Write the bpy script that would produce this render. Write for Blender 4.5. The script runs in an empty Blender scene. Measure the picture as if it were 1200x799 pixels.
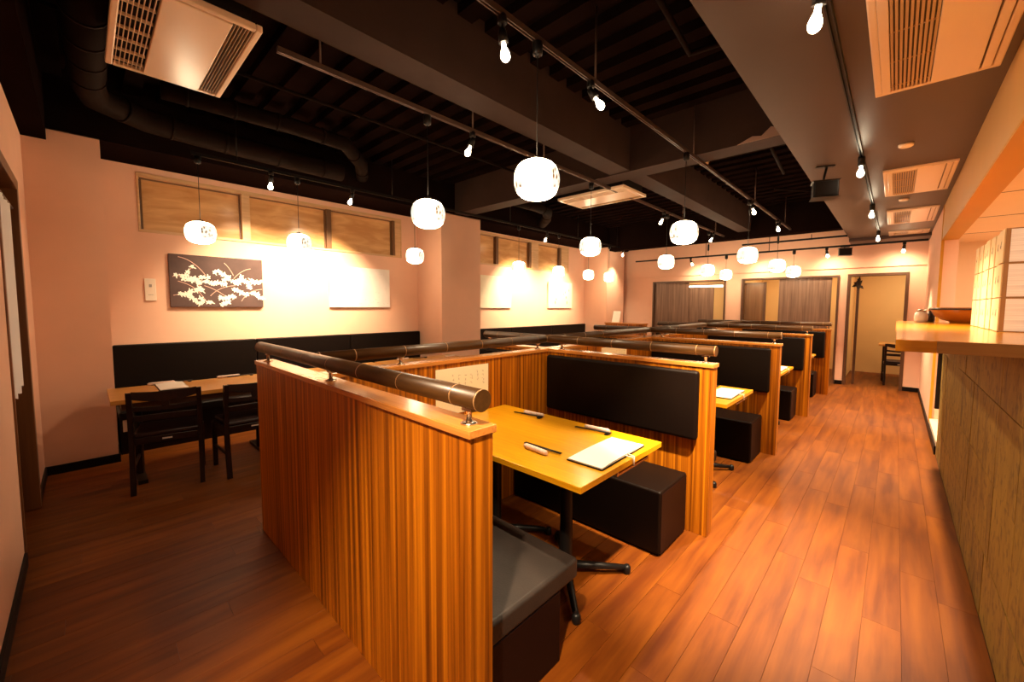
import bpy, math, random
from mathutils import Vector, Matrix

random.seed(7)
PI = math.pi
S = bpy.context.scene
COL = S.collection

# ------------------------------------------------------------------ camera, world, exposure
CAM_H = 1.45
cam_d = bpy.data.cameras.new('camera')
cam = bpy.data.objects.new('camera', cam_d)
COL.objects.link(cam)
cam_d.sensor_width = 36.0
cam_d.lens = 473.1135 * 36.0 / 1200.0
cam_d.shift_x = -13.94 / 1200.0
cam_d.shift_y = -9.44 / 1200.0
cam_d.clip_start = 0.02
yaw, pitch, roll = 0.7435, -0.0662, 0.0057
fw = Vector((-math.sin(yaw) * math.cos(pitch), math.cos(yaw) * math.cos(pitch), math.sin(pitch)))
r0 = Vector((math.cos(yaw), math.sin(yaw), 0.0))
u0 = r0.cross(fw)
rr = math.cos(roll) * r0 + math.sin(roll) * u0
uu = -math.sin(roll) * r0 + math.cos(roll) * u0
M = Matrix(((rr.x, uu.x, -fw.x, 0), (rr.y, uu.y, -fw.y, 0), (rr.z, uu.z, -fw.z, CAM_H), (0, 0, 0, 1)))
cam.matrix_world = M
S.camera = cam

world = bpy.data.worlds.new('world')
S.world = world
world.use_nodes = True
bg = world.node_tree.nodes['Background']
bg.inputs[0].default_value = (1.0, 0.72, 0.5, 1)
bg.inputs[1].default_value = 0.02

S.view_settings.view_transform = 'Standard'
S.view_settings.look = 'None'
S.view_settings.gamma = 1.0
S.view_settings.use_curve_mapping = False
S.view_settings.exposure = 0.42

WARM = (1.0, 0.75, 0.47)
PENDANT_RADIANCE = 19.0
BULB_RADIANCE = 26.0
SPOT_W = {'A': 62.0, 'B': 30.0, 'L': 250.0, 'S': 480.0, 'K': 24.0}


# ------------------------------------------------------------------ materials
def nt(m):
    m.use_nodes = True
    return m.node_tree, m.node_tree.nodes, m.node_tree.links, m.node_tree.nodes['Principled BSDF']


def plain(name, col, rough=0.5, metal=0.0, bump=0.0, bscale=60, var=0.0, vscale=3.0, coat=0.0, spec=0.5):
    m = bpy.data.materials.new(name)
    t, N, L, b = nt(m)
    b.inputs['Roughness'].default_value = rough
    b.inputs['Metallic'].default_value = metal
    b.inputs['Coat Weight'].default_value = coat
    b.inputs['Specular IOR Level'].default_value = spec
    b.inputs['Base Color'].default_value = (*col, 1)
    tc = N.new('ShaderNodeTexCoord')
    if var:
        n = N.new('ShaderNodeTexNoise'); n.inputs['Scale'].default_value = vscale; n.inputs['Detail'].default_value = 4
        L.new(tc.outputs['Object'], n.inputs['Vector'])
        r = N.new('ShaderNodeValToRGB')
        r.color_ramp.elements[0].position = 0.3; r.color_ramp.elements[1].position = 0.7
        r.color_ramp.elements[0].color = (*[c * (1 - var) for c in col], 1)
        r.color_ramp.elements[1].color = (*[min(1, c * (1 + var)) for c in col], 1)
        L.new(n.outputs['Fac'], r.inputs['Fac']); L.new(r.outputs['Color'], b.inputs['Base Color'])
    if bump:
        n2 = N.new('ShaderNodeTexNoise'); n2.inputs['Scale'].default_value = bscale; n2.inputs['Detail'].default_value = 3
        L.new(tc.outputs['Object'], n2.inputs['Vector'])
        bp = N.new('ShaderNodeBump'); bp.inputs['Strength'].default_value = bump; bp.inputs['Distance'].default_value = 0.01
        L.new(n2.outputs['Fac'], bp.inputs['Height']); L.new(bp.outputs['Normal'], b.inputs['Normal'])
    return m


def grain(name, cols, scale=(40, 40, 0.7), rough=0.4, coat=0.0, detail=3.0, randomise=0.0, bump=0.0, knots=False, pos=None, nscale=1.0, spec=0.5):
    """wood grain: noise squeezed along the grain; cols = dark..light stops"""
    m = bpy.data.materials.new(name)
    t, N, L, b = nt(m)
    b.inputs['Roughness'].default_value = rough
    b.inputs['Coat Weight'].default_value = coat
    b.inputs['Coat Roughness'].default_value = 0.15
    b.inputs['Specular IOR Level'].default_value = spec
    tc = N.new('ShaderNodeTexCoord')
    vec = tc.outputs['Object']
    oi = N.new('ShaderNodeObjectInfo')
    if randomise:
        add = N.new('ShaderNodeVectorMath'); add.operation = 'MULTIPLY_ADD'
        cmb = N.new('ShaderNodeCombineXYZ')
        for i in range(3): L.new(oi.outputs['Random'], cmb.inputs[i])
        add.inputs[1].default_value = (17.3, 31.1, 23.7)
        L.new(cmb.outputs[0], add.inputs[0]); L.new(vec, add.inputs[2])
        vec = add.outputs[0]
    mp = N.new('ShaderNodeMapping'); mp.inputs['Scale'].default_value = scale
    L.new(vec, mp.inputs['Vector'])
    n = N.new('ShaderNodeTexNoise'); n.inputs['Scale'].default_value = nscale; n.inputs['Detail'].default_value = detail
    n.inputs['Roughness'].default_value = 0.55; n.inputs['Distortion'].default_value = 0.3
    L.new(mp.outputs[0], n.inputs['Vector'])
    r = N.new('ShaderNodeValToRGB')
    k = len(cols)
    pos = pos or [0.32 + 0.36 * i / (k - 1) for i in range(k)]
    els = r.color_ramp.elements
    while len(els) < k: els.new(0.5)
    for e, p, c in zip(els, pos, cols): e.position = p; e.color = (*c, 1)
    L.new(n.outputs['Fac'], r.inputs['Fac'])
    out = r.outputs['Color']
    if randomise:
        hs = N.new('ShaderNodeHueSaturation')
        mr = N.new('ShaderNodeMapRange'); mr.inputs[3].default_value = 1 - randomise; mr.inputs[4].default_value = 1 + randomise
        L.new(oi.outputs['Random'], mr.inputs[0]); L.new(mr.outputs[0], hs.inputs['Value'])
        L.new(out, hs.inputs['Color']); out = hs.outputs[0]
    if knots:
        v = N.new('ShaderNodeTexNoise'); v.inputs['Scale'].default_value = 2.4; v.inputs['Detail'].default_value = 5
        mp2 = N.new('ShaderNodeMapping'); mp2.inputs['Scale'].default_value = (2.2, 0.8, 1)
        L.new(vec, mp2.inputs[0]); L.new(mp2.outputs[0], v.inputs['Vector'])
        r2 = N.new('ShaderNodeValToRGB'); r2.color_ramp.elements[0].position = 0.33; r2.color_ramp.elements[1].position = 0.5
        r2.color_ramp.elements[0].color = (0.5, 0.42, 0.4, 1); r2.color_ramp.elements[1].color = (1, 1, 1, 1)
        L.new(v.outputs['Fac'], r2.inputs['Fac'])
        mx = N.new('ShaderNodeMix'); mx.data_type = 'RGBA'; mx.blend_type = 'MULTIPLY'; mx.inputs['Factor'].default_value = 0.45
        L.new(out, mx.inputs['A']); L.new(r2.outputs['Color'], mx.inputs['B'])
        out = mx.outputs['Result']
    L.new(out, b.inputs['Base Color'])
    if bump:
        bp = N.new('ShaderNodeBump'); bp.inputs['Strength'].default_value = bump; bp.inputs['Distance'].default_value = 0.004
        L.new(n.outputs['Fac'], bp.inputs['Height']); L.new(bp.outputs['Normal'], b.inputs['Normal'])
    return m


def emit(name, col, power):
    m = bpy.data.materials.new(name)
    m.use_nodes = True
    N = m.node_tree.nodes; N.clear()
    e = N.new('ShaderNodeEmission'); o = N.new('ShaderNodeOutputMaterial')
    e.inputs[0].default_value = (*col, 1); e.inputs[1].default_value = power
    m.node_tree.links.new(e.outputs[0], o.inputs[0])
    return m


def shade_material():
    """white paper-glass shade that glows, carved lattice shown where two sides are coloured dimmer"""
    m = bpy.data.materials.new('lamp_shade_glow')
    t, N, L, b = nt(m)
    b.inputs['Base Color'].default_value = (0.8, 0.74, 0.62, 1); b.inputs['Roughness'].default_value = 0.35
    tc = N.new('ShaderNodeTexCoord')
    v = N.new('ShaderNodeTexVoronoi'); v.inputs['Scale'].default_value = 1.0
    mp = N.new('ShaderNodeMapping'); mp.inputs['Scale'].default_value = (46, 46, 27)
    L.new(tc.outputs['Object'], mp.inputs[0]); L.new(mp.outputs[0], v.inputs['Vector'])
    r = N.new('ShaderNodeValToRGB'); r.color_ramp.elements[0].position = 0.25; r.color_ramp.elements[1].position = 0.42
    r.color_ramp.elements[0].color = (0.002, 0.0015, 0.001, 1); r.color_ramp.elements[1].color = (0.045, 0.058, 0.075, 1)
    L.new(v.outputs['Distance'], r.inputs['Fac'])
    # limb dimming painted in: lattice shows only on flanks across the view, mid height
    sx = N.new('ShaderNodeSeparateXYZ'); L.new(tc.outputs['Object'], sx.inputs[0])
    def math_(op, a, bb, c=None):
        k = N.new('ShaderNodeMath'); k.operation = op
        for i, q in enumerate((a, bb)):
            if q is None: continue
            if isinstance(q, (int, float)): k.inputs[i].default_value = q
            else: L.new(q, k.inputs[i])
        return k.outputs[0]
    d = math_('ADD', math_('MULTIPLY', sx.outputs[0], 0.736), math_('MULTIPLY', sx.outputs[1], 0.677))
    def ramp(v, a, b):
        k = N.new('ShaderNodeMapRange'); k.interpolation_type = 'SMOOTHSTEP'
        k.inputs[1].default_value, k.inputs[2].default_value = a, b
        L.new(v, k.inputs[0]); return k.outputs[0]
    flank = ramp(math_('ABSOLUTE', d, None), 0.066, 0.080)
    mid = ramp(math_('ABSOLUTE', sx.outputs[2], None), 0.075, 0.055)
    msk = math_('MULTIPLY', flank, mid)
    mx = N.new('ShaderNodeMix'); mx.data_type = 'RGBA'
    L.new(msk, mx.inputs['Factor']); mx.inputs['A'].default_value = (1, 1, 1, 1); L.new(r.outputs['Color'], mx.inputs['B'])
    mul = N.new('ShaderNodeMix'); mul.data_type = 'RGBA'; mul.blend_type = 'MULTIPLY'; mul.inputs['Factor'].default_value = 1
    L.new(mx.outputs['Result'], mul.inputs['A']); mul.inputs['B'].default_value = (*WARM, 1)
    L.new(mul.outputs['Result'], b.inputs['Emission Color'])
    b.inputs['Emission Strength'].default_value = PENDANT_RADIANCE
    return m


MAT = {}
MAT['wall'] = plain('peach_plaster', (0.86, 0.53, 0.375), 0.75, bump=0.05, bscale=120, var=0.03, spec=0.3)
MAT['wall_cream'] = plain('cream_plaster', (0.82, 0.58, 0.32), 0.8, var=0.03)
MAT['kitchen'] = plain('pale_kitchen_paint', (0.86, 0.62, 0.40), 0.6, var=0.02)
MAT['ceil'] = plain('dark_brown_ceiling_paint', (0.010, 0.0050, 0.0040), 0.95, var=0.2, vscale=2, spec=0.0)
MAT['ceil_beam'] = plain('brown_beam_paint', (0.042, 0.023, 0.0175), 0.7, var=0.12, vscale=4, spec=0.15)
MAT['soffit'] = plain('taupe_soffit_paint', (0.075, 0.046, 0.036), 0.42, var=0.05, vscale=2, spec=0.35)
MAT['duct'] = plain('painted_duct', (0.012, 0.006, 0.004), 0.7, var=0.15, spec=0.05)
MAT['worn_paint'] = plain('peeled_pale_paint', (0.40, 0.27, 0.22), 0.8)
MAT['base'] = plain('black_baseboard', (0.006, 0.003, 0.0025), 0.5, spec=0.2)
MAT['black_metal'] = plain('black_metal', (0.006, 0.005, 0.005), 0.4, spec=0.3)
MAT['track'] = plain('track_metal', (0.11, 0.07, 0.055), 0.35, 0.3)
MAT['steel'] = plain('brushed_steel', (0.55, 0.45, 0.36), 0.25, 1.0)
MAT['leather'] = plain('black_leather', (0.0055, 0.0026, 0.0018), 0.45, bump=0.10, bscale=220, spec=0.14)
MAT['leather_sheen'] = plain('black_leather_painted_sheen', (0.024, 0.017, 0.014), 0.5, bump=0.1, bscale=150, var=0.3, vscale=7, spec=0.4)  # black leather with a grey reflected sheen put into its colour
MAT['leather_base'] = plain('black_oxblood_vinyl', (0.008, 0.0014, 0.0012), 0.5, bump=0.05, bscale=150, spec=0.2)
MAT['stripe'] = grain('striped_wood_veneer', [(0.12, 0.028, 0.001), (0.34, 0.095, 0.003), (0.60, 0.20, 0.006)], (46, 46, 0.5), 0.38, coat=0.04, detail=2.5, randomise=0.04, spec=0.3)
MAT['cap'] = grain('orange_cap_wood', [(0.44, 0.155, 0.026), (0.57, 0.225, 0.045)], (3, 90, 90), 0.26, coat=0.35, detail=3)
MAT['cap_y'] = grain('orange_cap_wood_long', [(0.44, 0.155, 0.026), (0.57, 0.225, 0.045)], (90, 3, 90), 0.26, coat=0.35, detail=3)
MAT['table'] = grain('yellow_table_wood', [(0.60, 0.26, 0.004), (0.70, 0.33, 0.006)], (4, 70, 70), 0.30, coat=0.25, detail=3)
MAT['table_edge'] = grain('orange_table_edge', [(0.60, 0.24, 0.012), (0.74, 0.33, 0.02)], (4, 70, 70), 0.4)
MAT['wall_table'] = grain('orange_wall_table_wood', [(0.58, 0.26, 0.05), (0.70, 0.34, 0.07)], (70, 4, 70), 0.3, coat=0.2)
MAT['rail'] = grain('bronze_bamboo', [(0.040, 0.016, 0.0035), (0.065, 0.027, 0.006)], (8, 60, 60), 0.38, coat=0.05, spec=0.35)
MAT['rail_y'] = grain('bronze_bamboo_long', [(0.040, 0.016, 0.0035), (0.065, 0.027, 0.006)], (60, 8, 60), 0.38, coat=0.05, spec=0.35)
MAT['ring'] = plain('pale_bamboo_node', (0.30, 0.16, 0.065), 0.35)
MAT['plank'] = grain('oak_plank_floor', [(0.11, 0.023, 0.0012), (0.165, 0.041, 0.0022), (0.215, 0.060, 0.0036)], (16, 1.3, 1), 0.46, coat=0.0, detail=5, randomise=0.07, knots=True, bump=0.04, spec=0.28)
MAT['joint'] = plain('floor_joint', (0.05, 0.012, 0.002), 0.6)
MAT['joint_dark'] = plain('dark_stone_joint', (0.035, 0.018, 0.004), 0.8, spec=0.0)
MAT['stone'] = None
MAT['slab'] = grain('honey_counter_top', [(0.44, 0.155, 0.003), (0.52, 0.20, 0.005)], (3, 60, 60), 0.2, coat=0.35)
MAT['slab_pale'] = grain('pale_counter_end', [(0.30, 0.14, 0.04), (0.36, 0.175, 0.052)], (3, 60, 60), 0.3)
MAT['lintel'] = plain('ochre_lintel_paint', (0.56, 0.25, 0.004), 0.5, var=0.03)
MAT['lintel_pale'] = plain('pale_lintel_face', (0.56, 0.30, 0.085), 0.45, var=0.03)
MAT['ac'] = plain('ivory_plastic', (0.88, 0.68, 0.49), 0.25, spec=0.5)
MAT['ac_dark'] = plain('vent_dark', (0.010, 0.006, 0.004), 0.7, spec=0.2)
MAT['ac_slat'] = plain('tan_vent_slat', (0.52, 0.33, 0.16), 0.4)
MAT['shade'] = shade_material()
MAT['bulb'] = emit('lit_bulb', (1.0, 0.82, 0.55), BULB_RADIANCE)
MAT['tube'] = emit('lit_tube', (1.0, 0.86, 0.62), 9.0)
MAT['paper'] = plain('white_paper', (0.86, 0.84, 0.78), 0.6)
MAT['paper_warm'] = plain('cream_paper', (0.84, 0.74, 0.52), 0.6)
MAT['ink'] = plain('grey_ink', (0.40, 0.33, 0.22), 0.7)
MAT['ink_dark'] = plain('dark_ink', (0.03, 0.022, 0.02), 0.7)
MAT['switch'] = plain('ivory_switch_plate', (0.88, 0.74, 0.60), 0.4)
MAT['grey'] = plain('grey_button', (0.35, 0.30, 0.27), 0.5)
MAT['canvas_dark'] = plain('brown_canvas', (0.085, 0.045, 0.040), 0.7, var=0.2, vscale=5)
MAT['canvas_white'] = plain('white_canvas', (0.86, 0.80, 0.76), 0.7, var=0.05, vscale=7)
MAT['canvas_cream'] = plain('cream_canvas', (0.86, 0.78, 0.60), 0.7, var=0.04, vscale=7)
MAT['blossom'] = plain('white_blossom_print', (0.90, 0.82, 0.72), 0.6)
MAT['twig'] = plain('pink_twig_print', (0.62, 0.36, 0.28), 0.6)
MAT['pale_print'] = plain('faint_print', (0.70, 0.62, 0.62), 0.7)
MAT['olive_print'] = plain('olive_print', (0.55, 0.50, 0.18), 0.7)
MAT['window_wood'] = grain('pale_window_wood', [(0.62, 0.38, 0.19), (0.74, 0.47, 0.25)], (40, 3, 40), 0.4)
MAT['window_dark'] = plain('brown_sash', (0.16, 0.075, 0.03), 0.4)
MAT['door_wood'] = grain('grey_brown_door_wood', [(0.13, 0.07, 0.045), (0.21, 0.12, 0.078), (0.28, 0.165, 0.11)], (30, 30, 1.1), 0.45, detail=4)
MAT['door_gloss'] = grain('glossy_brown_door', [(0.16, 0.075, 0.032), (0.24, 0.12, 0.05)], (26, 26, 0.8), 0.25, coat=0.4)
MAT['trim'] = plain('brown_door_frame', (0.10, 0.045, 0.022), 0.4)
MAT['trim_red'] = grain('red_brown_jamb', [(0.13, 0.045, 0.012), (0.20, 0.075, 0.020)], (30, 30, 1), 0.4)
MAT['chair'] = grain('dark_mahogany', [(0.008, 0.0022, 0.0018), (0.015, 0.004, 0.003)], (30, 30, 2), 0.4, coat=0.0, spec=0.3)
MAT['chair_seat'] = plain('dark_red_seat', (0.016, 0.003, 0.003), 0.45, spec=0.3)
MAT['cloth'] = plain('white_cloth', (0.82, 0.80, 0.80), 0.85)
MAT['sleeve'] = plain('pale_pink_paper_sleeve', (0.80, 0.60, 0.50), 0.6, var=0.15, vscale=90)
MAT['lacquer'] = plain('amber_lacquer', (0.42, 0.13, 0.012), 0.3, coat=0.3)
MAT['carton'] = plain('ivory_carton', (0.76, 0.60, 0.33), 0.55, var=0.04, vscale=9)
MAT['carton_liner'] = plain('brown_carton_edge', (0.30, 0.15, 0.05), 0.7)
MAT['carton_white'] = None
MAT['leaf'] = plain('dry_dark_leaf', (0.035, 0.022, 0.012), 0.6)
MAT['white_kerb'] = plain('white_kerb', (0.78, 0.62, 0.46), 0.5)
MAT['cream_wall2'] = plain('ochre_room_wall', (0.74, 0.50, 0.22), 0.7, var=0.02)
MAT['chrome_glass'] = plain('cut_glass', (0.85, 0.80, 0.74), 0.15, 0.0)
MAT['yellow_tag'] = plain('pale_tag', (0.75, 0.65, 0.55), 0.5)


def glass_pane(name):
    """frosted amber pane: reflective, cloudy"""
    m = bpy.data.materials.new(name)
    t, N, L, b = nt(m)
    tc = N.new('ShaderNodeTexCoord'); n = N.new('ShaderNodeTexNoise')
    mp = N.new('ShaderNodeMapping'); mp.inputs['Scale'].default_value = (1, 1.6, 7)
    L.new(tc.outputs['Object'], mp.inputs[0]); L.new(mp.outputs[0], n.inputs['Vector'])
    n.inputs['Scale'].default_value = 1.6; n.inputs['Detail'].default_value = 4; n.inputs['Distortion'].default_value = 0.8
    r = N.new('ShaderNodeValToRGB'); r.color_ramp.elements[0].position = 0.35; r.color_ramp.elements[1].position = 0.7
    r.color_ramp.elements[0].color = (0.60, 0.31, 0.12, 1); r.color_ramp.elements[1].color = (0.80, 0.48, 0.22, 1)
    L.new(n.outputs['Fac'], r.inputs['Fac']); L.new(r.outputs['Color'], b.inputs['Base Color'])
    b.inputs['Roughness'].default_value = 0.22
    return m


def stone_material():
    m = bpy.data.materials.new('mottled_stone_panel')
    t, N, L, b = nt(m)
    tc = N.new('ShaderNodeTexCoord'); oi = N.new('ShaderNodeObjectInfo')
    cmb = N.new('ShaderNodeCombineXYZ')
    for i in range(3): L.new(oi.outputs['Random'], cmb.inputs[i])
    add = N.new('ShaderNodeVectorMath'); add.operation = 'MULTIPLY_ADD'; add.inputs[1].default_value = (13, 29, 19)
    L.new(cmb.outputs[0], add.inputs[0]); L.new(tc.outputs['Object'], add.inputs[2])
    mp = N.new('ShaderNodeMapping'); mp.inputs['Scale'].default_value = (6, 6, 2.0)
    L.new(add.outputs[0], mp.inputs[0])
    n = N.new('ShaderNodeTexNoise'); n.inputs['Scale'].default_value = 1.3; n.inputs['Detail'].default_value = 7; n.inputs['Roughness'].default_value = 0.65; n.inputs['Distortion'].default_value = 0.9
    L.new(mp.outputs[0], n.inputs['Vector'])
    r = N.new('ShaderNodeValToRGB')
    els = r.color_ramp.elements; els[0].position = 0.30; els[1].position = 0.72
    els[0].color = (0.085, 0.040, 0.004, 1); els[1].color = (0.33, 0.20, 0.026, 1)
    e = els.new(0.47); e.color = (0.225, 0.128, 0.013, 1)
    L.new(n.outputs['Fac'], r.inputs['Fac'])
    n2 = N.new('ShaderNodeTexNoise'); n2.inputs['Scale'].default_value = 22; n2.inputs['Detail'].default_value = 5
    L.new(add.outputs[0], n2.inputs['Vector'])
    r2 = N.new('ShaderNodeValToRGB'); r2.color_ramp.elements[0].position = 0.34; r2.color_ramp.elements[1].position = 0.47
    r2.color_ramp.elements[0].color = (0.42, 0.36, 0.3, 1); r2.color_ramp.elements[1].color = (1, 1, 1, 1)
    L.new(n2.outputs['Fac'], r2.inputs['Fac'])
    mx = N.new('ShaderNodeMix'); mx.data_type = 'RGBA'; mx.blend_type = 'MULTIPLY'; mx.inputs['Factor'].default_value = 0.8
    L.new(r.outputs['Color'], mx.inputs['A']); L.new(r2.outputs['Color'], mx.inputs['B'])
    L.new(mx.outputs['Result'], b.inputs['Base Color'])
    b.inputs['Roughness'].default_value = 0.6
    bp = N.new('ShaderNodeBump'); bp.inputs['Strength'].default_value = 0.35; bp.inputs['Distance'].default_value = 0.01
    L.new(n.outputs['Fac'], bp.inputs['Height']); L.new(bp.outputs['Normal'], b.inputs['Normal'])
    return m


def carton_side():
    m = bpy.data.materials.new('stacked_sheet_edges')
    t, N, L, b = nt(m)
    tc = N.new('ShaderNodeTexCoord'); mp = N.new('ShaderNodeMapping'); mp.inputs['Scale'].default_value = (1.5, 1.5, 120)
    L.new(tc.outputs['Object'], mp.inputs[0])
    n = N.new('ShaderNodeTexNoise'); n.inputs['Scale'].default_value = 1; n.inputs['Detail'].default_value = 3
    L.new(mp.outputs[0], n.inputs['Vector'])
    r = N.new('ShaderNodeValToRGB'); r.color_ramp.elements[0].position = 0.3; r.color_ramp.elements[1].position = 0.6
    r.color_ramp.elements[0].color = (0.64, 0.56, 0.53, 1); r.color_ramp.elements[1].color = (0.86, 0.80, 0.76, 1)
    L.new(n.outputs['Fac'], r.inputs['Fac']); L.new(r.outputs['Color'], b.inputs['Base Color'])
    b.inputs['Roughness'].default_value = 0.6
    return m


MAT['pane'] = glass_pane('frosted_amber_pane')
MAT['stone'] = stone_material()
MAT['carton_white'] = carton_side()


# ------------------------------------------------------------------ mesh helpers
class MB:
    def __init__(self): self.v, self.f, self.sm = [], [], []

    def quad(self, pts):
        i = len(self.v); self.v += [tuple(p) for p in pts]
        self.f.append(tuple(range(i, i + len(pts)))); self.sm.append(False)
        return self

    def box(self, x0, y0, z0, x1, y1, z1):
        i = len(self.v)
        self.v += [(x0, y0, z0), (x1, y0, z0), (x1, y1, z0), (x0, y1, z0), (x0, y0, z1), (x1, y0, z1), (x1, y1, z1), (x0, y1, z1)]
        for q in ((0, 3, 2, 1), (4, 5, 6, 7), (0, 1, 5, 4), (1, 2, 6, 5), (2, 3, 7, 6), (3, 0, 4, 7)):
            self.f.append(tuple(i + k for k in q)); self.sm.append(False)
        return self

    def tube(self, path, r, n=12, caps=True, smooth=True):
        P = [Vector(p) for p in path]
        rs = r if isinstance(r, (list, tuple)) else [r] * len(P)
        rings = []
        prev = None
        for k, p in enumerate(P):
            if k == 0: d = P[1] - P[0]
            elif k == len(P) - 1: d = P[-1] - P[-2]
            else: d = (P[k + 1] - P[k]).normalized() + (P[k] - P[k - 1]).normalized()
            d.normalize()
            if prev is None:
                a = Vector((0, 0, 1)) if abs(d.z) < 0.9 else Vector((1, 0, 0))
            else:
                a = prev
            s = d.cross(a)
            if s.length < 1e-6: s = d.cross(Vector((1, 0, 0)))
            s.normalize(); t2 = s.cross(d).normalized(); prev = t2
            i = len(self.v)
            for j in range(n):
                w = 2 * PI * j / n
                self.v.append(tuple(p + rs[k] * (math.cos(w) * s + math.sin(w) * t2)))
            rings.append(i)
        for a, b in zip(rings, rings[1:]):
            for j in range(n):
                k = (j + 1) % n
                self.f.append((a + j, a + k, b + k, b + j)); self.sm.append(smooth)
        if caps:
            self.f.append(tuple(rings[0] + j for j in range(n))[::-1]); self.sm.append(False)
            self.f.append(tuple(rings[-1] + j for j in range(n))); self.sm.append(False)
        return self

    def lathe(self, c, prof, n=24, caps=True):
        cx, cy, cz = c
        rings = []
        for (r, z) in prof:
            i = len(self.v)
            for j in range(n):
                w = 2 * PI * j / n
                self.v.append((cx + r * math.cos(w), cy + r * math.sin(w), cz + z))
            rings.append(i)
        for a, b in zip(rings, rings[1:]):
            for j in range(n):
                k = (j + 1) % n
                self.f.append((a + j, a + k, b + k, b + j)); self.sm.append(True)
        if caps:
            self.f.append(tuple(rings[0] + j for j in range(n))[::-1]); self.sm.append(False)
            self.f.append(tuple(rings[-1] + j for j in range(n))); self.sm.append(False)
        return self

    def prism(self, poly, axis, a0, a1):
        """extrude a 2D polygon; axis 'x','y','z' = extrusion direction"""
        i = len(self.v); n = len(poly)
        def put(u, v, a):
            return {'x': (a, u, v), 'y': (u, a, v), 'z': (u, v, a)}[axis]
        for a in (a0, a1):
            for (u, v) in poly: self.v.append(put(u, v, a))
        self.f.append(tuple(range(i, i + n))); self.sm.append(False)
        self.f.append(tuple(range(i + n, i + 2 * n))[::-1]); self.sm.append(False)
        for k in range(n):
            k2 = (k + 1) % n
            self.f.append((i + k, i + n + k, i + n + k2, i + k2)[::-1]); self.sm.append(False)
        return self

    def build(self, name, mat, parent=None, bev=None, seg=2, local=False, solid=None, kind=None):
        me = bpy.data.meshes.new(name)
        off = Vector((0, 0, 0))
        if parent is not None and not local:
            p = parent
            while p is not None: off += p.location; p = p.parent
        me.from_pydata([(x - off.x, y - off.y, z - off.z) for x, y, z in self.v], [], self.f)
        me.polygons.foreach_set('use_smooth', self.sm)
        me.materials.append(MAT[mat] if isinstance(mat, str) else mat)
        me.update()
        o = bpy.data.objects.new(name, me)
        COL.objects.link(o)
        if parent is not None: o.parent = parent
        if bev:
            b = o.modifiers.new('bevel', 'BEVEL'); b.width = bev; b.segments = seg; b.limit_method = 'ANGLE'; b.angle_limit = 0.7
            if seg > 2:
                me.polygons.foreach_set('use_smooth', [True] * len(me.polygons))
                w = o.modifiers.new('wn', 'WEIGHTED_NORMAL')
        if kind: o['kind'] = kind
        return o


def box(name, mat, b, parent=None, bev=None, seg=2, kind=None):
    return MB().box(*b).build(name, mat, parent, bev, seg, kind=kind)


def origin_to(o, loc):
    """move the object's origin to loc, geometry staying where it is (top-level single meshes)"""
    loc = Vector(loc); d = loc - o.location
    o.data.transform(Matrix.Translation(-d)); o.location = loc
    return o


def struct(name, mat, b, **k):
    return box(name, mat, b, kind='structure', **k)


def thing(name, label, cat, loc, group=None, rz=0.0):
    o = bpy.data.objects.new(name, None)
    o.empty_display_size = 0.05
    COL.objects.link(o)
    o.location = loc; o.rotation_euler = (0, 0, rz)
    o['label'] = label; o['category'] = cat
    if group: o['group'] = group
    return o


def tag(o, label, cat, group=None):
    o['label'] = label; o['category'] = cat
    if group: o['group'] = group
    return o


def dup(root, loc, label=None, rz=None):
    r = root.copy(); COL.objects.link(r); r.location = loc
    if rz is not None: r.rotation_euler = (0, 0, rz)
    if label: r['label'] = label
    for ch in list(root.children):
        if ch.type == 'LIGHT' or ch.type == 'MESH' or ch.type == 'EMPTY':
            c = ch.copy(); COL.objects.link(c); c.parent = r
            for g in list(ch.children):
                d = g.copy(); COL.objects.link(d); d.parent = c
    return r


# ------------------------------------------------------------------ room dimensions
XW = -5.86     # window wall
XC = -5.20     # front of the columns
YF = -0.285    # wall with the curtained doorway
YB = 9.70      # back wall
XR = 0.357     # counter front / right wall
ZD = 3.40      # ceiling deck
ZS = 2.65      # soffit over the aisle
ZB = 2.88      # underside of the window beam

# ------------------------------------------------------------------ floor with planks
floor = box('floor', 'joint', (-6.2, -1.4, -0.06, 0.40, 12.6, -0.004), kind='structure')
PW, PL = 0.135, 1.15
plank_me = {}
def plank_mesh(l):
    k = round(l, 3)
    if k not in plank_me:
        m = MB(); g = 0.0005
        w = PW / 2 - g; h = l / 2 - g; c = 0.0004
        m.v += [(-w, -h, -.004), (w, -h, -.004), (w, h, -.004), (-w, h, -.004), (-w, -h, -c), (w, -h, -c), (w, h, -c), (-w, h, -c),
                (-w + c, -h + c, 0), (w - c, -h + c, 0), (w - c, h - c, 0), (-w + c, h - c, 0)]
        for q in ((0, 1, 5, 4), (1, 2, 6, 5), (2, 3, 7, 6), (3, 0, 4, 7), (4, 5, 9, 8), (5, 6, 10, 9), (6, 7, 11, 10), (7, 4, 8, 11), (8, 9, 10, 11)):
            m.f.append(q); m.sm.append(False)
        o = m.build('plank', 'plank', None)
        plank_me[k] = o.data
        bpy.data.objects.remove(o)
    return plank_me[k]
rest = MB()
nc = 0
x = 0.357 - PW / 2
ci = 0
planks = []
while x > -5.95:
    y = YF - random.random() * PL
    while y < YB + 2.6:
        y0, y1 = max(y, YF - 0.3), min(y + PL, YB + 2.6)
        if y1 - y0 > 0.12:
            yc = (y0 + y1) / 2
            seen = (x > -1.05 and y0 < YB) or (x < -2.95 and y0 < 2.6) or (-2.95 <= x <= -1.05 and y0 < 0.75)
            planks.append((not seen, (x + 1.0) ** 2 * 0.3 + yc ** 2, x, yc, y1 - y0))
        y += PL
    x -= PW
    ci += 1
planks.sort()
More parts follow.
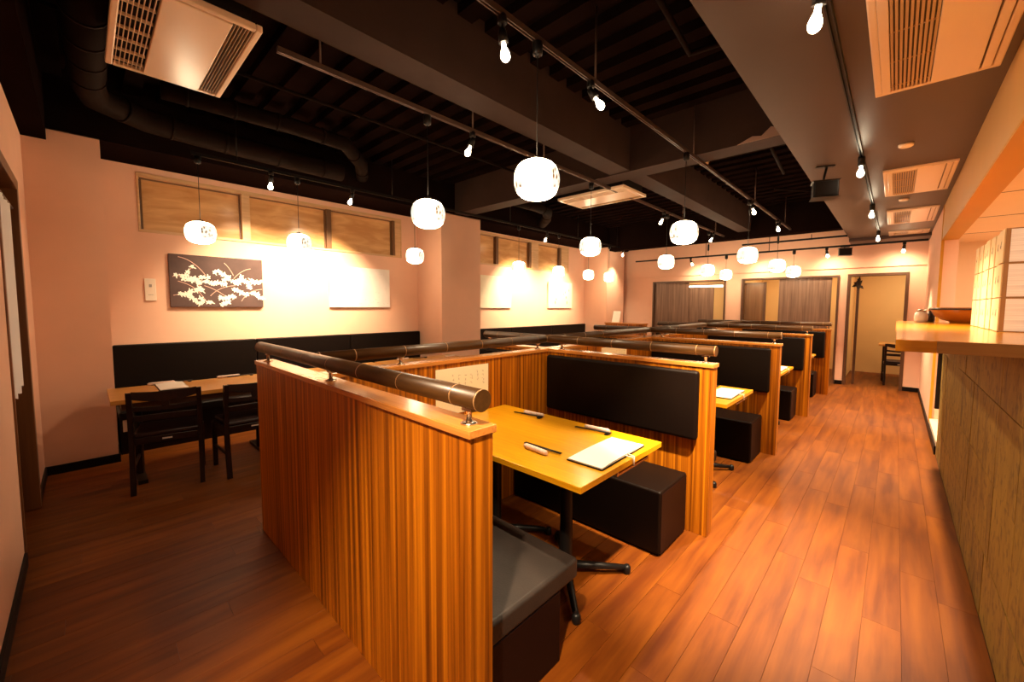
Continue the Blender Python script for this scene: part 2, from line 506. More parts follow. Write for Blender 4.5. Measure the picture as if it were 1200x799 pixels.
for i, (hid, d, px, py, pl) in enumerate(planks):
    if not hid and i < 295:
        o = bpy.data.objects.new('plank', plank_mesh(pl)); COL.objects.link(o); o.parent = floor
        o.location = (px, py, 0)
    else:
        g = 0.0015
        rest.box(px - PW / 2 + g, py - pl / 2 + g, -0.004, px + PW / 2 - g, py + pl / 2 - g, 0)
rest.build('plank_field', 'plank', floor, kind='stuff')

# ------------------------------------------------------------------ walls
# window wall, built round its two window bands
W1 = (0.42, 3.47, 2.205, 2.815)
W2 = (4.55, 7.94, 2.245, 2.86)
m = MB()
m.box(XW - 0.2, YF - 0.1, 0, XW, YB + 0.1, W1[2])
m.box(XW - 0.2, YF - 0.1, W1[3], XW, 4.2, ZD)
m.box(XW - 0.2, YF - 0.1, W1[2], XW, W1[0], W1[3])
m.box(XW - 0.2, W1[1], W1[2], XW, 4.2, W1[3])
m.box(XW - 0.2, 4.2, W1[2], XW, W2[0], ZD)
m.box(XW - 0.2, W2[0], W1[2], XW, W2[1], W2[2])
m.box(XW - 0.2, W2[0], W2[3], XW, W2[1], ZD)
m.box(XW - 0.2, W2[1], W1[2], XW, YB + 0.1, ZD)
m.build('wall_left', 'wall', kind='structure')


def window(n, y0, y1, z0, z1, panes, posts, dark_posts):
    w = thing('window_%d' % n, 'x', 'window', (XW, (y0 + y1) / 2, z0))
    del w['category']; del w['label']; w['kind'] = 'structure'
    fr = MB()
    xf = XW + 0.012
    fr.box(XW - 0.13, y0, z0, xf, y1, z0 + 0.028)
    fr.box(XW - 0.13, y0, z1 - 0.04, xf, y1, z1)
    fr.box(XW - 0.13, y0, z0 + 0.028, xf, y0 + 0.02, z1 - 0.04)
    fr.box(XW - 0.13, y1 - 0.02, z0 + 0.028, xf, y1, z1 - 0.04)
    fr.build('window_frame', 'window_wood', w, bev=0.003)
    for (a, b) in posts:
        box('window_post', 'window_wood', (XW - 0.12, a, z0 + 0.028, XW + 0.006, b, z1 - 0.04), w, bev=0.003)
    for (a, b) in dark_posts:
        box('window_post', 'window_dark', (XW - 0.10, a, z0 + 0.028, XW - 0.005, b, z1 - 0.04), w)
    for (a, b) in panes:
        s = MB()
        t = 0.014
        s.box(XW - 0.085, a, z0 + 0.028, XW - 0.055, a + t, z1 - 0.04).box(XW - 0.085, b - t, z0 + 0.028, XW - 0.055, b, z1 - 0.04)
        s.box(XW - 0.085, a + t, z1 - 0.04 - t, XW - 0.055, b - t, z1 - 0.04)
        sash = s.build('sash', 'window_dark', w)
        box('pane', 'pane', (XW - 0.078, a + 0.004, z0 + 0.03, XW - 0.068, b - 0.004, z1 - 0.044), w)
    return w


window(1, *W1, [(0.45, 1.335), (1.42, 2.325), (2.39, 3.325)], [(1.335, 1.42), (3.36, 3.45)], [(2.325, 2.39), (3.325, 3.36)])
window(2, *W2, [(4.58, 5.555), (5.62, 6.54), (6.83, 7.60)], [(6.60, 6.83), (7.66, 7.92)], [(5.555, 5.62), (6.54, 6.60), (7.60, 7.66)])

# columns of the window wall
for i, (a, b) in enumerate(((YF - 0.05, 0.155), (3.765, 4.56), (8.62, 9.45))):
    o = struct('wall_column', 'wall', (XW + 0.001, a, 0, XC, b, ZB + 0.01))
struct('baseboard_column', 'base', (XW, YF, 0, XC + 0.012, 0.167, 0.075))

# front wall with the curtained doorway
DX0, DX1, DZ = -4.42, -3.50, 2.235
m = MB()
m.box(-6.1, YF - 0.12, 0, DX0, YF, ZD)
m.box(DX1, YF - 0.12, 0, 0.6, YF, ZD)
m.box(DX0, YF - 0.12, DZ, DX1, YF, ZD)
m.build('wall_front', 'wall', kind='structure')
struct('baseboard_front', 'base', (DX1 + 0.03, YF, 0, 0.33, YF + 0.012, 0.075))
struct('baseboard_front', 'base', (XC, YF, 0, DX0 - 0.06, YF + 0.012, 0.075))
d3 = thing('door_3', 'x', 'door', ((DX0 + DX1) / 2, YF - 0.1, 0)); del d3['category']; del d3['label']; d3['kind'] = 'structure'
m = MB()
m.box(DX0 - 0.055, YF - 0.30, 0, DX0 + 0.02, YF + 0.014, DZ + 0.05)
m.box(DX1 - 0.02, YF - 0.30, 0, DX1 + 0.015, YF + 0.008, DZ + 0.05)
m.box(DX0, YF - 0.30, DZ - 0.02, DX1, YF + 0.014, DZ + 0.05)
m.build('door_frame', 'trim_red', d3, bev=0.003)
box('door_panel', 'trim_red', (DX0 + 0.02, YF - 0.30, 0.004, DX1 - 0.02, YF - 0.27, DZ - 0.02), d3)
# curtain: a wavy hanging cloth
m = MB()
nx = 40
top, bot = [], []
for k in range(nx + 1):
    t = k / nx
    xx = -4.20 + t * 0.66
    yy = YF - 0.016 + 0.006 * math.sin(t * 34) + 0.003 * math.sin(t * 13)
    zz = 0.90 + 0.018 * math.sin(t * 19)
    top.append((xx, yy, 2.08)); bot.append((xx, yy, zz))
for dy in (0, 0.003):
    i = len(m.v)
    m.v += [(a, b + dy, c) for a, b, c in top] + [(a, b + dy, c) for a, b, c in bot]
    for k in range(nx):
        m.f.append((i + k, i + k + 1, i + nx + 2 + k, i + nx + 1 + k)); m.sm.append(True)
cu = thing('door_curtain', 'white cloth curtain hanging in the doorway at the far left', 'curtain', (-3.87, YF - 0.016, 2.08))
m.build('cloth', 'cloth', cu)
MB().tube([(DX0 + 0.02, YF - 0.016, 2.088), (DX1 - 0.02, YF - 0.016, 2.088)], 0.009, 8).build('curtain_rod', 'trim', cu)

# back wall with three openings
O1, O2, O3, OZ = (-4.50, -2.83), (-2.475, -0.827), (-0.669, 0.123), 2.035
m = MB()
for a, b in ((-6.1, O1[0]), (O1[1], O2[0]), (O2[1], O3[0]), (O3[1], 0.60)):
    m.box(a, YB, 0, b, YB + 0.12, OZ)
m.box(-6.1, YB, OZ, 0.60, YB + 0.12, ZD)
m.build('wall_back', 'wall', kind='structure')
struct('wall_light_edge', 'wall', (-5.86, YB - 0.035, 2.19, XR, YB, ZD))  # added step; its lower edge stands in for the spotlights' cut-off on the wall
for i, (a, b) in enumerate(((-6.0, O1[0] - 0.03), (O1[1] + 0.03, O2[0] - 0.03), (O2[1] + 0.02, O3[0] - 0.02), (O3[1] + 0.02, XR))):
    struct('baseboard_back', 'base', (a, YB - 0.012, 0, b, YB, 0.075))


def frame(n, a, b, z, w=0.035):
    m = MB()
    m.box(a - w * 0.5, YB - 0.02, 0, a + w * 0.5, YB + 0.13, z + w)
    m.box(b - w * 0.5, YB - 0.02, 0, b + w * 0.5, YB + 0.13, z + w)
    m.box(a + w * 0.5, YB - 0.02, z, b - w * 0.5, YB + 0.13, z + w)
    return m


d1 = thing('door_1', 'x', 'd', ((O1[0] + O1[1]) / 2, YB, 0)); del d1['category']; del d1['label']; d1['kind'] = 'structure'
frame(1, *O1, OZ).build('door_frame', 'trim', d1)
box('sliding_panel', 'door_wood', (O1[0] + 0.02, YB + 0.04, 0, -3.648, YB + 0.07, OZ), d1, bev=0.003)
box('sliding_panel', 'door_wood', (-3.70, YB + 0.08, 0, -3.09, YB + 0.11, 1.92), d1, bev=0.003)
d2 = thing('door_2', 'x', 'd', ((O2[0] + O2[1]) / 2, YB, 0)); del d2['category']; del d2['label']; d2['kind'] = 'structure'
frame(2, *O2, OZ).build('door_frame', 'trim', d2)
box('sliding_panel', 'door_wood', (-1.80, YB + 0.04, 0, -0.93, YB + 0.07, OZ), d2, bev=0.003)
gl = MB().box(-2.46, YB + 0.10, 0, -2.09, YB + 0.13, 1.98).build('sliding_panel', 'door_gloss', d2)
gl['label'] = 'glossy brown sliding panel'
box('panel_edge', 'trim', (-2.09, YB + 0.09, 0, -2.045, YB + 0.14, 1.99), d2)
d4 = thing('door_4', 'x', 'd', ((O3[0] + O3[1]) / 2, YB, 0)); del d4['category']; del d4['label']; d4['kind'] = 'structure'
frame(3, *O3, OZ, 0.045).build('door_frame', 'trim', d4)
box('inner_post', 'trim', (-0.565, YB + 0.20, 0, -0.525, YB + 0.26, 2.0), d4)

# rooms behind the back wall
m = MB()
m.box(-6.1, YB + 2.3, 0, 1.6, YB + 2.4, 2.6)
m.box(-6.1, YB + 0.12, 2.5, 1.6, YB + 2.4, 2.6)
m.box(-6.1, YB + 0.12, 0, -6.0, YB + 2.4, 2.5)
m.box(1.5, YB + 0.12, 0, 1.6, YB + 2.4, 2.5)
m.box(-2.70, YB + 0.12, 0, -2.60, YB + 2.3, 2.5)
m.box(-0.80, YB + 0.14, 0, -0.72, YB + 2.3, 2.5)
m.build('wall_rear_rooms', 'cream_wall2', kind='structure')
box('floor_rear', 'plank', (0.357, YB + 0.05, -0.05, 1.6, YB + 2.4, 0.0), kind='structure')

# right wall beyond the kitchen gap, kerb of the kitchen floor
struct('wall_right', 'wall', (XR, 6.84, 0, XR + 0.14, YB + 0.02, ZS))
struct('baseboard_right', 'base', (XR - 0.012, 6.84, 0, XR, YB, 0.075))
kb = struct('trim_2', 'white_kerb', (XR, 5.66, 0, XR + 1.4, 6.84, 0.13))
struct('trim_3', 'base', (XR - 0.012, 5.66, 0, XR, 6.84, 0.085))

# kitchen shell
m = MB()
m.box(2.3, YF - 0.1, 0, 2.4, 8.5, 2.5)
m.box(XR + 0.14, 8.2, 0, 2.4, 8.3, 2.5)
m.box(XR + 0.14, YF - 0.22, 0, 2.4, YF - 0.1, 2.5)
m.build('wall_kitchen', 'kitchen', kind='structure')
m = MB()
m.box(XR + 0.135, YF - 0.1, 2.36, 2.4, 8.3, 2.42)
kc = m.build('ceiling_kitchen', 'kitchen', kind='structure')
for yy in (2.5, 3.7, 4.9, 6.1, 7.3):
    box('ceiling_seam', 'trim', (XR + 0.14, yy, 2.357, 2.3, yy + 0.006, 2.36), kc)
struct('floor_kitchen', 'white_kerb', (XR + 0.02, YF - 0.1, -0.02, 2.4, 8.3, 0.0))

# lintel above the counter
lt = struct('trim_4', 'lintel', (XR, YF, 2.245, XR + 0.135, 6.84, 2.262))
struct('trim_5', 'lintel_pale', (XR, YF, 2.262, XR + 0.135, 6.84, ZS + 0.05))
struct('trim_6', 'lintel', (XR - 0.006, 6.80, 2.245, XR, 6.84, ZS))
struct('trim_7', 'lintel', (XR - 0.006, 6.815, 0.085, XR + 0.02, 6.84, 2.245))

# ------------------------------------------------------------------ ceiling
ceiling = struct('ceiling', 'ceil', (-6.1, YF - 0.1, ZD, 0.6, YB + 0.1, ZD + 0.1))
rib_me = None
yy = -0.10
while yy < 8.7:
    if rib_me is None:
        o = MB().box(-2.6, -0.06, -0.07, 2.6, 0.06, 0.0).build('deck_rib', 'ceil', ceiling, local=True); rib_me = o.data
    else:
        o = bpy.data.objects.new('deck_rib', rib_me); COL.objects.link(o); o.parent = ceiling
    o.location = (-2.6, yy, ZD)
    yy += 0.235
# dropped soffit over the aisle
m = MB(); m.box(-0.655, YF, ZS, XR, YB - 0.03, ZD)
m.build('ceiling_soffit', 'soffit', kind='structure')
struct('ceiling_soffit_end', 'soffit', (-0.66, 9.05, ZS - 0.05, XR - 0.001, YB - 0.036, ZS))
# beams
for n, b in enumerate(((XW, YF, ZB, XC, YB, ZD), (XC, YF, 2.79, -0.66, -0.15, ZD), (XC, 4.03, 2.90, -0.656, 4.28, ZD),
                       (-2.42, -0.15, 2.91, -2.18, 4.03, ZD), (-2.34, 4.28, 2.91, -2.12, 8.70, ZD), (XC, 8.72, 2.80, -0.656, 8.98, ZD))):
    struct('ceiling_beam', 'ceil_beam' if n in (2, 3, 4) else 'ceil', b)

m = MB()
pts = [(-1.12, 0.0), (-1.0, 0.045), (-0.93, 0.03), (-0.86, 0.09), (-0.80, 0.07), (-0.74, 0.13), (-0.66, 0.10), (-0.66, 0.0)]
m.prism([(a, 2.90 + b) for a, b in pts], 'y', 4.027, 4.0302)
m.build('trim_8', 'worn_paint', kind='structure')
# ducts and pipes
def duct(path, r, name, label, rings=True):
    d = thing(name, label, 'duct', path[0])
    MB().tube(path, r, 16).build('duct_run', 'duct', d)
    for a, b in zip(path, path[1:]):
        a, b = Vector(a), Vector(b)
        n = int((b - a).length / 0.32)
        for k in range(n):
            p = a.lerp(b, (k + 0.5) / max(n, 1)); q = (b - a).normalized() * 0.01
            MB().tube([p - q, p + q], r + 0.006, 16).build('duct_seam', 'duct', d)
    return d
duct([(-2.6, 0.06, 3.1), (-4.55, 0.09, 3.1), (-4.80, 0.13, 3.1), (-5.03, 0.45, 3.09), (-5.06, 0.8, 3.08), (-5.06, 1.75, 3.06), (-5.06, 2.2, 3.06)], 0.10,
     'round_duct', 'dark round duct with an elbow above the curtained doorway corner')
duct([(-4.5, 0.5, 3.2), (-4.45, 1.5, 3.2), (-4.5, 2.0, 3.2), (-4.85, 2.35, 3.15), (-5.15, 2.5, 3.1)], 0.075,
     'round_duct', 'dark round duct bending to the wall beyond the first painting')
duct([(-4.6, 4.5, 3.15), (-4.6, 5.3, 3.15), (-4.68, 5.7, 3.15), (-4.95, 6.0, 3.1), (-5.15, 6.1, 3.05)], 0.09,
     'round_duct', 'dark curved duct behind the far ceiling cassette')
for pts, r, lab in (([(-3.75, -0.1, 3.2), (-3.75, 4.0, 3.2)], 0.014, 'thin dark pipe running beside the left lighting track'),
                    ([(-1.05, 1.9, 3.22), (-1.15, 2.95, 3.22), (-0.68, 3.0, 3.22)], 0.022, 'bent sprinkler pipe beside the dropped soffit'),
                    ([(-1.35, 1.15, 3.2), (-2.05, 1.2, 3.2)], 0.022, 'short dark pipe crossing near the first bare bulb'),
                    ([(-1.0, 4.4, 3.1), (-1.1, 5.9, 3.1)], 0.018, 'grey conduit behind the cross beam'),
                    ([(-1.25, 6.2, 3.0), (-0.68, 6.9, 3.0)], 0.012, 'thin conduit beside the ceiling speaker')):
    t = tag(origin_to(MB().tube(pts, r, 8).build('ceiling_pipe', 'duct'), pts[0]), lab, 'pipe')

# ------------------------------------------------------------------ ceiling cassettes
def cassette(x0, y0, x1, y1, z, label, long_axis, dark_first=False, deep=0.3):
    """two-way cassette: panel frame, flat centre plate, a slatted grille at each end"""
    c = thing('ceiling_air_conditioner', label, 'air conditioner', ((x0 + x1) / 2, (y0 + y1) / 2, z), 'ceiling cassettes')
    m = MB(); e = 0.03
    m.box(x0, y0, z, x1, y0 + e, z + 0.035).box(x0, y1 - e, z, x1, y1, z + 0.035)
    m.box(x0, y0 + e, z, x0 + e, y1 - e, z + 0.035).box(x1 - e, y0 + e, z, x1, y1 - e, z + 0.035)
    m.build('panel_frame', 'ac', c, bev=0.006)
    box('housing', 'ac_dark', (x0 + 0.04, y0 + 0.04, z + 0.036, x1 - 0.04, y1 - 0.04, z + deep), c)
    g = 0.14
    if long_axis == 'x':
        L_ = ((y0 + e, y0 + e + 0.125), (y1 - e - 0.085, y1 - e))
        box('centre_plate', 'ac', (x0 + e + .004, L_[0][1] + 0.006, z - 0.004, x1 - e - .004, L_[1][0] - 0.006, z + 0.03), c, bev=0.004)
        for gi, (a, b) in enumerate(L_):
            gr = box('grille', 'ac_dark', (x0 + e, a, z + 0.02, x1 - e, b, z + 0.034), c)
            n = 7 - gi
            for k in range(n):
                yy = a + (b - a) * (k + 0.5) / n
                MB().box(x0 + e, yy - 0.0014, z + 0.002, x1 - e, yy + 0.0014, z + 0.019).build('slat', 'ac' if gi == 0 else 'ac_slat', gr)
            if gi == 0:
                for k in range(7):
                    xx = x0 + e + (x1 - x0 - 2 * e) * (k + 0.5) / 7
                    MB().box(xx - 0.0014, a, z + 0.001, xx + 0.0014, b, z + 0.018).build('slat', 'ac', gr)
    elif long_axis == 'old':          # grilles at the x ends
        L_ = ((x0 + e, x0 + e + 0.19, 12), (x1 - e - 0.14, x1 - e, 6))
        box('centre_plate', 'ac', (x0 + e + 0.20, y0 + e + .004, z - 0.004, x1 - e - 0.145, y1 - e - .004, z + 0.03), c, bev=0.004)
        for gi, (a, b, n) in enumerate(L_):
            gr = box('grille', 'ac_dark', (a, y0 + e, z + 0.02, b, y1 - e, z + 0.034), c)
            for k in range(7):
                xx = a + (b - a) * (k + 0.5) / 7
                MB().box(xx - 0.004, y0 + e, z + 0.002, xx + 0.004, y1 - e, z + 0.019).build('slat', 'ac_slat', gr)
            if gi == 0:
                for k in range(7):
                    yy = y0 + e + (y1 - y0 - 2 * e) * (k + 0.5) / 7
                    MB().box(a, yy - 0.003, z + 0.001, b, yy + 0.003, z + 0.018).build('slat', 'ac_slat', gr)
    else:                          # a long grille down one side
        a, b = x0 + 0.065, x0 + 0.065 + 0.155
        gr = box('grille', 'ac_dark', (a, y0 + 0.07, z + 0.02, b, y1 - 0.04, z + 0.034), c)
        for k in range(10):
            xx = a + (b - a) * (k + 0.5) / 10
            MB().box(xx - 0.0045, y0 + 0.07, z + 0.001, xx + 0.0045, y1 - 0.04, z + 0.019).build('slat', 'ac_slat', gr)
        for k in range(4):
            yy = y0 + 0.1 + (y1 - y0 - 0.2) * k / 3
            MB().box(a, yy - 0.002, z, b, yy + 0.002, z + 0.006).build('slat', 'ac_slat', gr)
        m = MB()
        m.box(x0 + e, y0 + e, z - 0.002, a, y1 - e, z + 0.03).box(b, y0 + e, z - 0.002, x1 - 0.075, y1 - e, z + 0.03)
        m.box(a, y0 + e, z - 0.002, b, y0 + 0.07, z + 0.03).box(a, y1 - 0.04, z - 0.002, b, y1 - e, z + 0.03)
        m.build('centre_plate', 'ac', c, bev=0.003)
        box('outlet_flap', 'ac', (x1 - 0.068, y0 + e + .006, z - 0.001, x1 - e - .004, y1 - e - .006, z + 0.03), c, bev=0.003)
    return c


cassette(-3.46, 0.145, -2.48, 0.69, 2.85, 'large ivory air conditioner cassette at the top left corner', 'x', deep=0.5)
cassette(-3.40, 4.345, -2.42, 4.93, 2.85, 'ivory air conditioner cassette behind the cross beam over the booths', 'x', deep=0.5)
for yy, lab in ((2.05, 'nearest ivory air conditioner cassette in the soffit above the counter'), (4.78, 'second ivory air conditioner cassette in the soffit counting from the camera'),
                (6.76, 'third ivory air conditioner cassette in the soffit counting from the camera'), (8.02, 'farthest ivory air conditioner cassette in the soffit near the back wall')):
    pass
for yy, lab in ((2.03, 'nearest ivory air conditioner cassette in the soffit above the counter'),
                (4.79, 'second ivory air conditioner cassette in the soffit, beside the speaker'),
                (6.75, 'third ivory air conditioner cassette in the soffit, past the second downlight'),
                (8.60, 'farthest ivory air conditioner cassette in the soffit, near the back wall')):
    cassette(-0.145, yy, 0.318, yy + 1.05 if yy < 8 else 9.0, ZS - 0.018, lab, 'y', deep=0.25)

# ------------------------------------------------------------------ lighting tracks
def track(pts, label, rods=(), w=0.012, rod_top=ZD, mat='track'):
    a, b = Vector(pts[0]), Vector(pts[1])
    t = thing('lighting_track', label, 'track', (a + b) / 2)
    d = (b - a).normalized(); s = Vector((-d.y, d.x, 0)) * w
    m = MB()
    for (o0, o1, z0, z1) in ((-1, -0.45, 0, 0.032), (0.45, 1, 0, 0.032), (-0.45, 0.45, 0.018, 0.032)):
        p = [a + s * o0, a + s * o1, b + s * o1, b + s * o0]
        i = len(m.v)
        for z in (z0, z1):
            for q in p: m.v.append((q.x, q.y, q.z + z))
        for q in ((0, 3, 2, 1), (4, 5, 6, 7), (0, 1, 5, 4), (1, 2, 6, 5), (2, 3, 7, 6), (3, 0, 4, 7)):
            m.f.append(tuple(i + k for k in q)); m.sm.append(False)
    m.build('track_rail', mat, t)
    for (x, y) in rods:
        MB().tube([(x, y, a.z + 0.03), (x, y, rod_top)], 0.006, 8).build('suspension_rod', mat, t)
    return t


ZT = 2.85
XA, XB, XL, XS_ = -1.475, -2.60, -4.93, -0.255
track([(XA, 0.3, ZT), (XA, 8.72, ZT)], 'lighting track nearest the aisle, hung over the right booths', [(XA, 0.8), (XA, 2.26), (XA, 3.95), (XA, 6.2), (XA, 8.2)])
track([(XB, 0.79, ZT), (XB, 8.72, ZT)], 'middle lighting track hung over the left side of the booths', [(XB, 1.02), (XB, 2.2), (XB, 3.1), (XB, 6.6), (XB, 8.2)])
track([(XL, 0.74, ZT), (XL, 9.0, ZT)], 'lighting track running along the window wall tables', [(XL, 1.1), (XL, 2.8), (XL, 5.0), (XL, 7.0), (XL, 8.6)], 0.010, mat='black_metal')
track([(XS_, 0.9, ZS - 0.03), (XS_, 8.9, ZS - 0.03)], 'lighting track fixed under the taupe soffit', mat='black_metal')
track([(-4.75, 9.2, 2.535), (0.33, 9.2, 2.535)], 'lower black lighting track crossing in front of the back wall', [(-3.1, 9.2), (-1.9, 9.2)], 0.012, mat='black_metal')
track([(-2.35, 9.05, 2.69), (-0.66, 9.05, 2.69)], 'upper thin black track crossing in front of the back wall', [(-1.2, 9.05)], 0.009, 2.79, mat='black_metal')

# ------------------------------------------------------------------ pendants
def make_pendant(loc, label, top):
    p = thing('pendant_lamp', label, 'lamp', loc, 'globe pendants')
    R, Hh = 0.125, 0.105
    prof = []
    n = 14
    for k in range(n + 1):
        a = -PI / 2 + PI * k / n
        ce, se = math.cos(a), math.sin(a)
        prof.append((max(0.03, R * (abs(ce) ** 0.72)), Hh * math.copysign(abs(se) ** 0.86, se)))
    MB().lathe((0, 0, 0), prof, 28).build('shade', 'shade', p, local=True)
    MB().lathe((0, 0, 0), [(0.022, Hh - 0.002), (0.026, Hh + 0.012), (0.006, Hh + 0.02)], 14).build('shade_cap', 'black_metal', p, local=True)
    MB().tube([(0, 0, Hh + 0.015), (0, 0, top - loc[2])], 0.0028, 6).build('cord', 'black_metal', p, local=True)
    MB().lathe((0, 0, top - loc[2]), [(0.014, -0.075), (0.027, -0.065), (0.029, -0.005), (0.02, 0.0)], 14).build('track_plug', 'black_metal', p, local=True)
    return p


ZP = 2.135
P0 = None
pend = []
yA = [1.70, 3.78, 5.95, 7.75]
labA = ['large glowing globe pendant nearest the aisle, over the first booth table', 'glowing globe pendant over the second right-hand booth',
        'glowing globe pendant over the third right-hand booth', 'glowing globe pendant over the fourth right-hand booth']
yB = [1.78, 3.97, 6.05, 7.90]
labB = ['glowing globe pendant in front of the pink column, middle row nearest', 'glowing globe pendant under the far ceiling cassette',
        'glowing globe pendant third in the middle row', 'glowing globe pendant fourth in the middle row']
yL = [0.79, 1.66, 3.14, 5.24, 6.39, 7.44, 8.29]
labL = ['glowing globe pendant above the dark blossom painting', 'glowing globe pendant between the dark and the white painting',
        'glowing globe pendant at the left side of the pink column', 'glowing globe pendant above the cream painting past the column',
        'glowing globe pendant above the cream print with olive spots', 'glowing globe pendant on the near side of the far column',
        'glowing globe pendant at the far end of the window wall']
for xs, ys, labs in ((-1.475, yA, labA), (-2.68, yB, labB), (XL - 0.02, yL, labL)):
    for y, lab in zip(ys, labs):
        xt = xs if xs != -2.68 else -2.62
        if P0 is None:
            P0 = make_pendant((xs, y, ZP), lab, ZT + 0.005)
        else:
            q_ = dup(P0, (xt if xs == -2.68 else xs, y, ZP), lab)
            if y in (7.75, 7.90): pend.append(q_)
for lp in pend:
    c = Vector(lp.location)
    MB().tube([(0, 0, 0.36), (0, 0, 0.37), (0, 0, 0.47), (0, 0, 0.48)], [0.008, 0.016, 0.016, 0.008], 10).build('cord_adjuster', 'black_metal', lp, local=True)
Q0 = make_pendant((-1.48, 9.2, ZP), 'glowing globe pendant farthest right, hung from the lower back track', 2.535)
dup(Q0, (-2.68, 9.2, ZP), 'glowing globe pendant farthest back in the middle row, hung from the lower back track')

# ------------------------------------------------------------------ track spotlights
def spot(loc, target, power, label, size=110, blend=0.8, group='track spotlights', small=False, drop=0.10, light=True):
    """loc = point on the track's underside; the head hangs below and aims at target"""
    s = thing('track_spotlight', label, 'spotlight', loc, group)
    L0 = Vector(loc)
    d = (Vector(target) - L0).normalized()
    piv = L0 + Vector((0, 0, -drop * 0.55))
    MB().lathe(loc, [(0.020, -0.035), (0.024, -0.03), (0.024, 0.0), (0.018, 0.012)], 12).build('mount', 'black_metal', s)
    MB().tube([L0 + Vector((0, 0, -0.03)), piv], 0.006, 8).build('arm', 'black_metal', s)
    a = piv - d * 0.015
    b = piv + d * 0.05
    MB().tube([a, a + d * 0.02, b], [0.017, 0.021, 0.024], 14).build('head', 'black_metal', s)
    # bulb: neck and globe
    pts, rs = [], []
    for k, (t, r) in enumerate(((0.0, 0.012), (0.02, 0.014), (0.034, 0.022), (0.05, 0.029), (0.066, 0.029), (0.078, 0.022), (0.085, 0.008))):
        pts.append(b + d * t); rs.append(r * 0.8)
    MB().tube(pts, rs, 14).build('bulb', 'bulb', s)
    if light:
        ld = bpy.data.lights.new('spot', 'SPOT'); ld.energy = power; ld.color = WARM; ld.spot_size = math.radians(size); ld.spot_blend = blend
        ld.shadow_soft_size = 0.03
        lo = bpy.data.objects.new('spot_light', ld); COL.objects.link(lo); lo.parent = s
        lo.location = (b + d * 0.12) - L0
        lo.rotation_euler = d.to_track_quat('-Z', 'Y').to_euler()
    return s


spot((XA, 1.436, ZT), (-1.35, 1.75, 0.7), SPOT_W['A'] * 2.2, 'bare bulb spotlight near the top, nearest the first aisle pendant', 100, drop=0.13)
spot((XA, 2.21, ZT), (-0.2, 3.2, 0.6), SPOT_W['A'], 'bulb spotlight on the aisle track just past the first pendant', 130)
spot((XA, 6.06, ZT), (-0.6, 5.4, 0.4), SPOT_W['A'], 'bulb spotlight on the aisle track over the fourth partition', 130)
spot((XA, 7.61, ZT), (-0.9, 7.2, 0.5), SPOT_W['A'], 'bulb spotlight at the far end of the aisle track', 130)
spot((XB, 2.20, ZT), (-3.4, 1.7, 0.7), SPOT_W['B'], 'bulb spotlight on the middle track left of the big pendant', 120)
spot((XB, 5.88, ZT), (-3.3, 5.2, 0.7), SPOT_W['B'], 'small bulb spotlight on the middle track beyond the cassette', 120)
spot((XB, 8.08, ZT), (-3.3, 7.2, 0.7), SPOT_W['B'], 'farthest bulb spotlight on the middle track', 120)
spot((XL, 1.40, ZT), (XW, 1.50, 1.40), SPOT_W['L'] * 0.8, 'spotlight on the window track aimed at the blossom painting', 94, 1.0)
spot((XL, 2.27, ZT), (XW, 2.15, 1.45), SPOT_W['L'] * 1.3, 'spotlight on the window track lighting the wall between two paintings', 94, 1.0)
spot((XL, 6.00, ZT), (XW, 6.20, 1.42), SPOT_W['L'] * 1.4, 'spotlight on the window track lighting the wall past the cream painting', 94, 1.0)
spot((XL, 7.60, ZT), (XW, 7.35, 1.42), SPOT_W['L'], 'spotlight on the window track aimed at the olive spotted print', 94, 1.0)
spot((XL, 8.90, ZT), (XC + 0.05, 8.75, 0.9), SPOT_W['L'] * 0.35, 'last spotlight on the window track beside the far column', 94, 1.0)
for y, tgt, lab in ((-0.12, (-0.90, 0.60, 0.4), 'bulb spotlight under the soffit right above the viewpoint'), (1.86, (-0.75, 2.60, 0), 'brightest bulb spotlight under the soffit, beside the nearest cassette'), (4.15, (-0.28, 4.1, 0), 'bulb spotlight under the soffit beside the black speaker'),
                    (6.10, (-0.28, 6.0, 0), 'third bulb spotlight under the soffit'), (8.25, (-0.28, 8.2, 0), 'last bulb spotlight under the soffit')):
    spot((XS_, y, ZS - 0.03), tgt, SPOT_W['S'] * (0.9 if y < 0 else 1.7 if y < 2 else 0.85), lab, 104 if 4 < y < 5 else 88 if y > 2 else 52, 0.8, drop=0.03)
for x, tx, lab in ((-3.42, -3.3, 'small spotlight on the lower back track above the sliding doors'), (-2.18, -2.0, 'small spotlight on the lower back track between two far pendants'),
                   (-0.98, -0.9, 'small spotlight on the lower back track right of the pendants'), (0.05, 0.0, 'small spotlight at the right end of the lower back track')):
    spot((x, 9.2, 2.535), (tx, YB, 1.9), SPOT_W['K'], lab, 150, 1.0)

# soffit downlights, detectors, sensor
for x, y, lab in ((-0.004, 4.13, 'small round sensor in the soffit between the first two cassettes'), (0.005, 6.16, 'small round sensor in the soffit before the third cassette')):
    o = MB().lathe((x, y, ZS - 0.022), [(0.030, 0.0), (0.042, 0.006), (0.045, 0.022)], 20).build('ceiling_sensor', 'ac')
    tag(origin_to(o, (x, y, ZS)), lab, 'sensor')
for x, y, z, lab in ((-1.33, 4.46, 3.0, 'pale smoke detector behind the cross beam, on the right'), (-1.60, 4.60, 2.98, 'pale smoke detector behind the cross beam, left of the other')):
    s_ = thing('smoke_detector', lab, 'detector', (x, y, z))
    MB().lathe((x, y, z), [(0.03, 0), (0.045, 0.012), (0.05, 0.035)], 18).build('detector_body', 'ac_slat', s_)
    MB().tube([(x, y, z + 0.03), (x, y, ZD)], 0.008, 8).build('detector_stem', 'duct', s_)


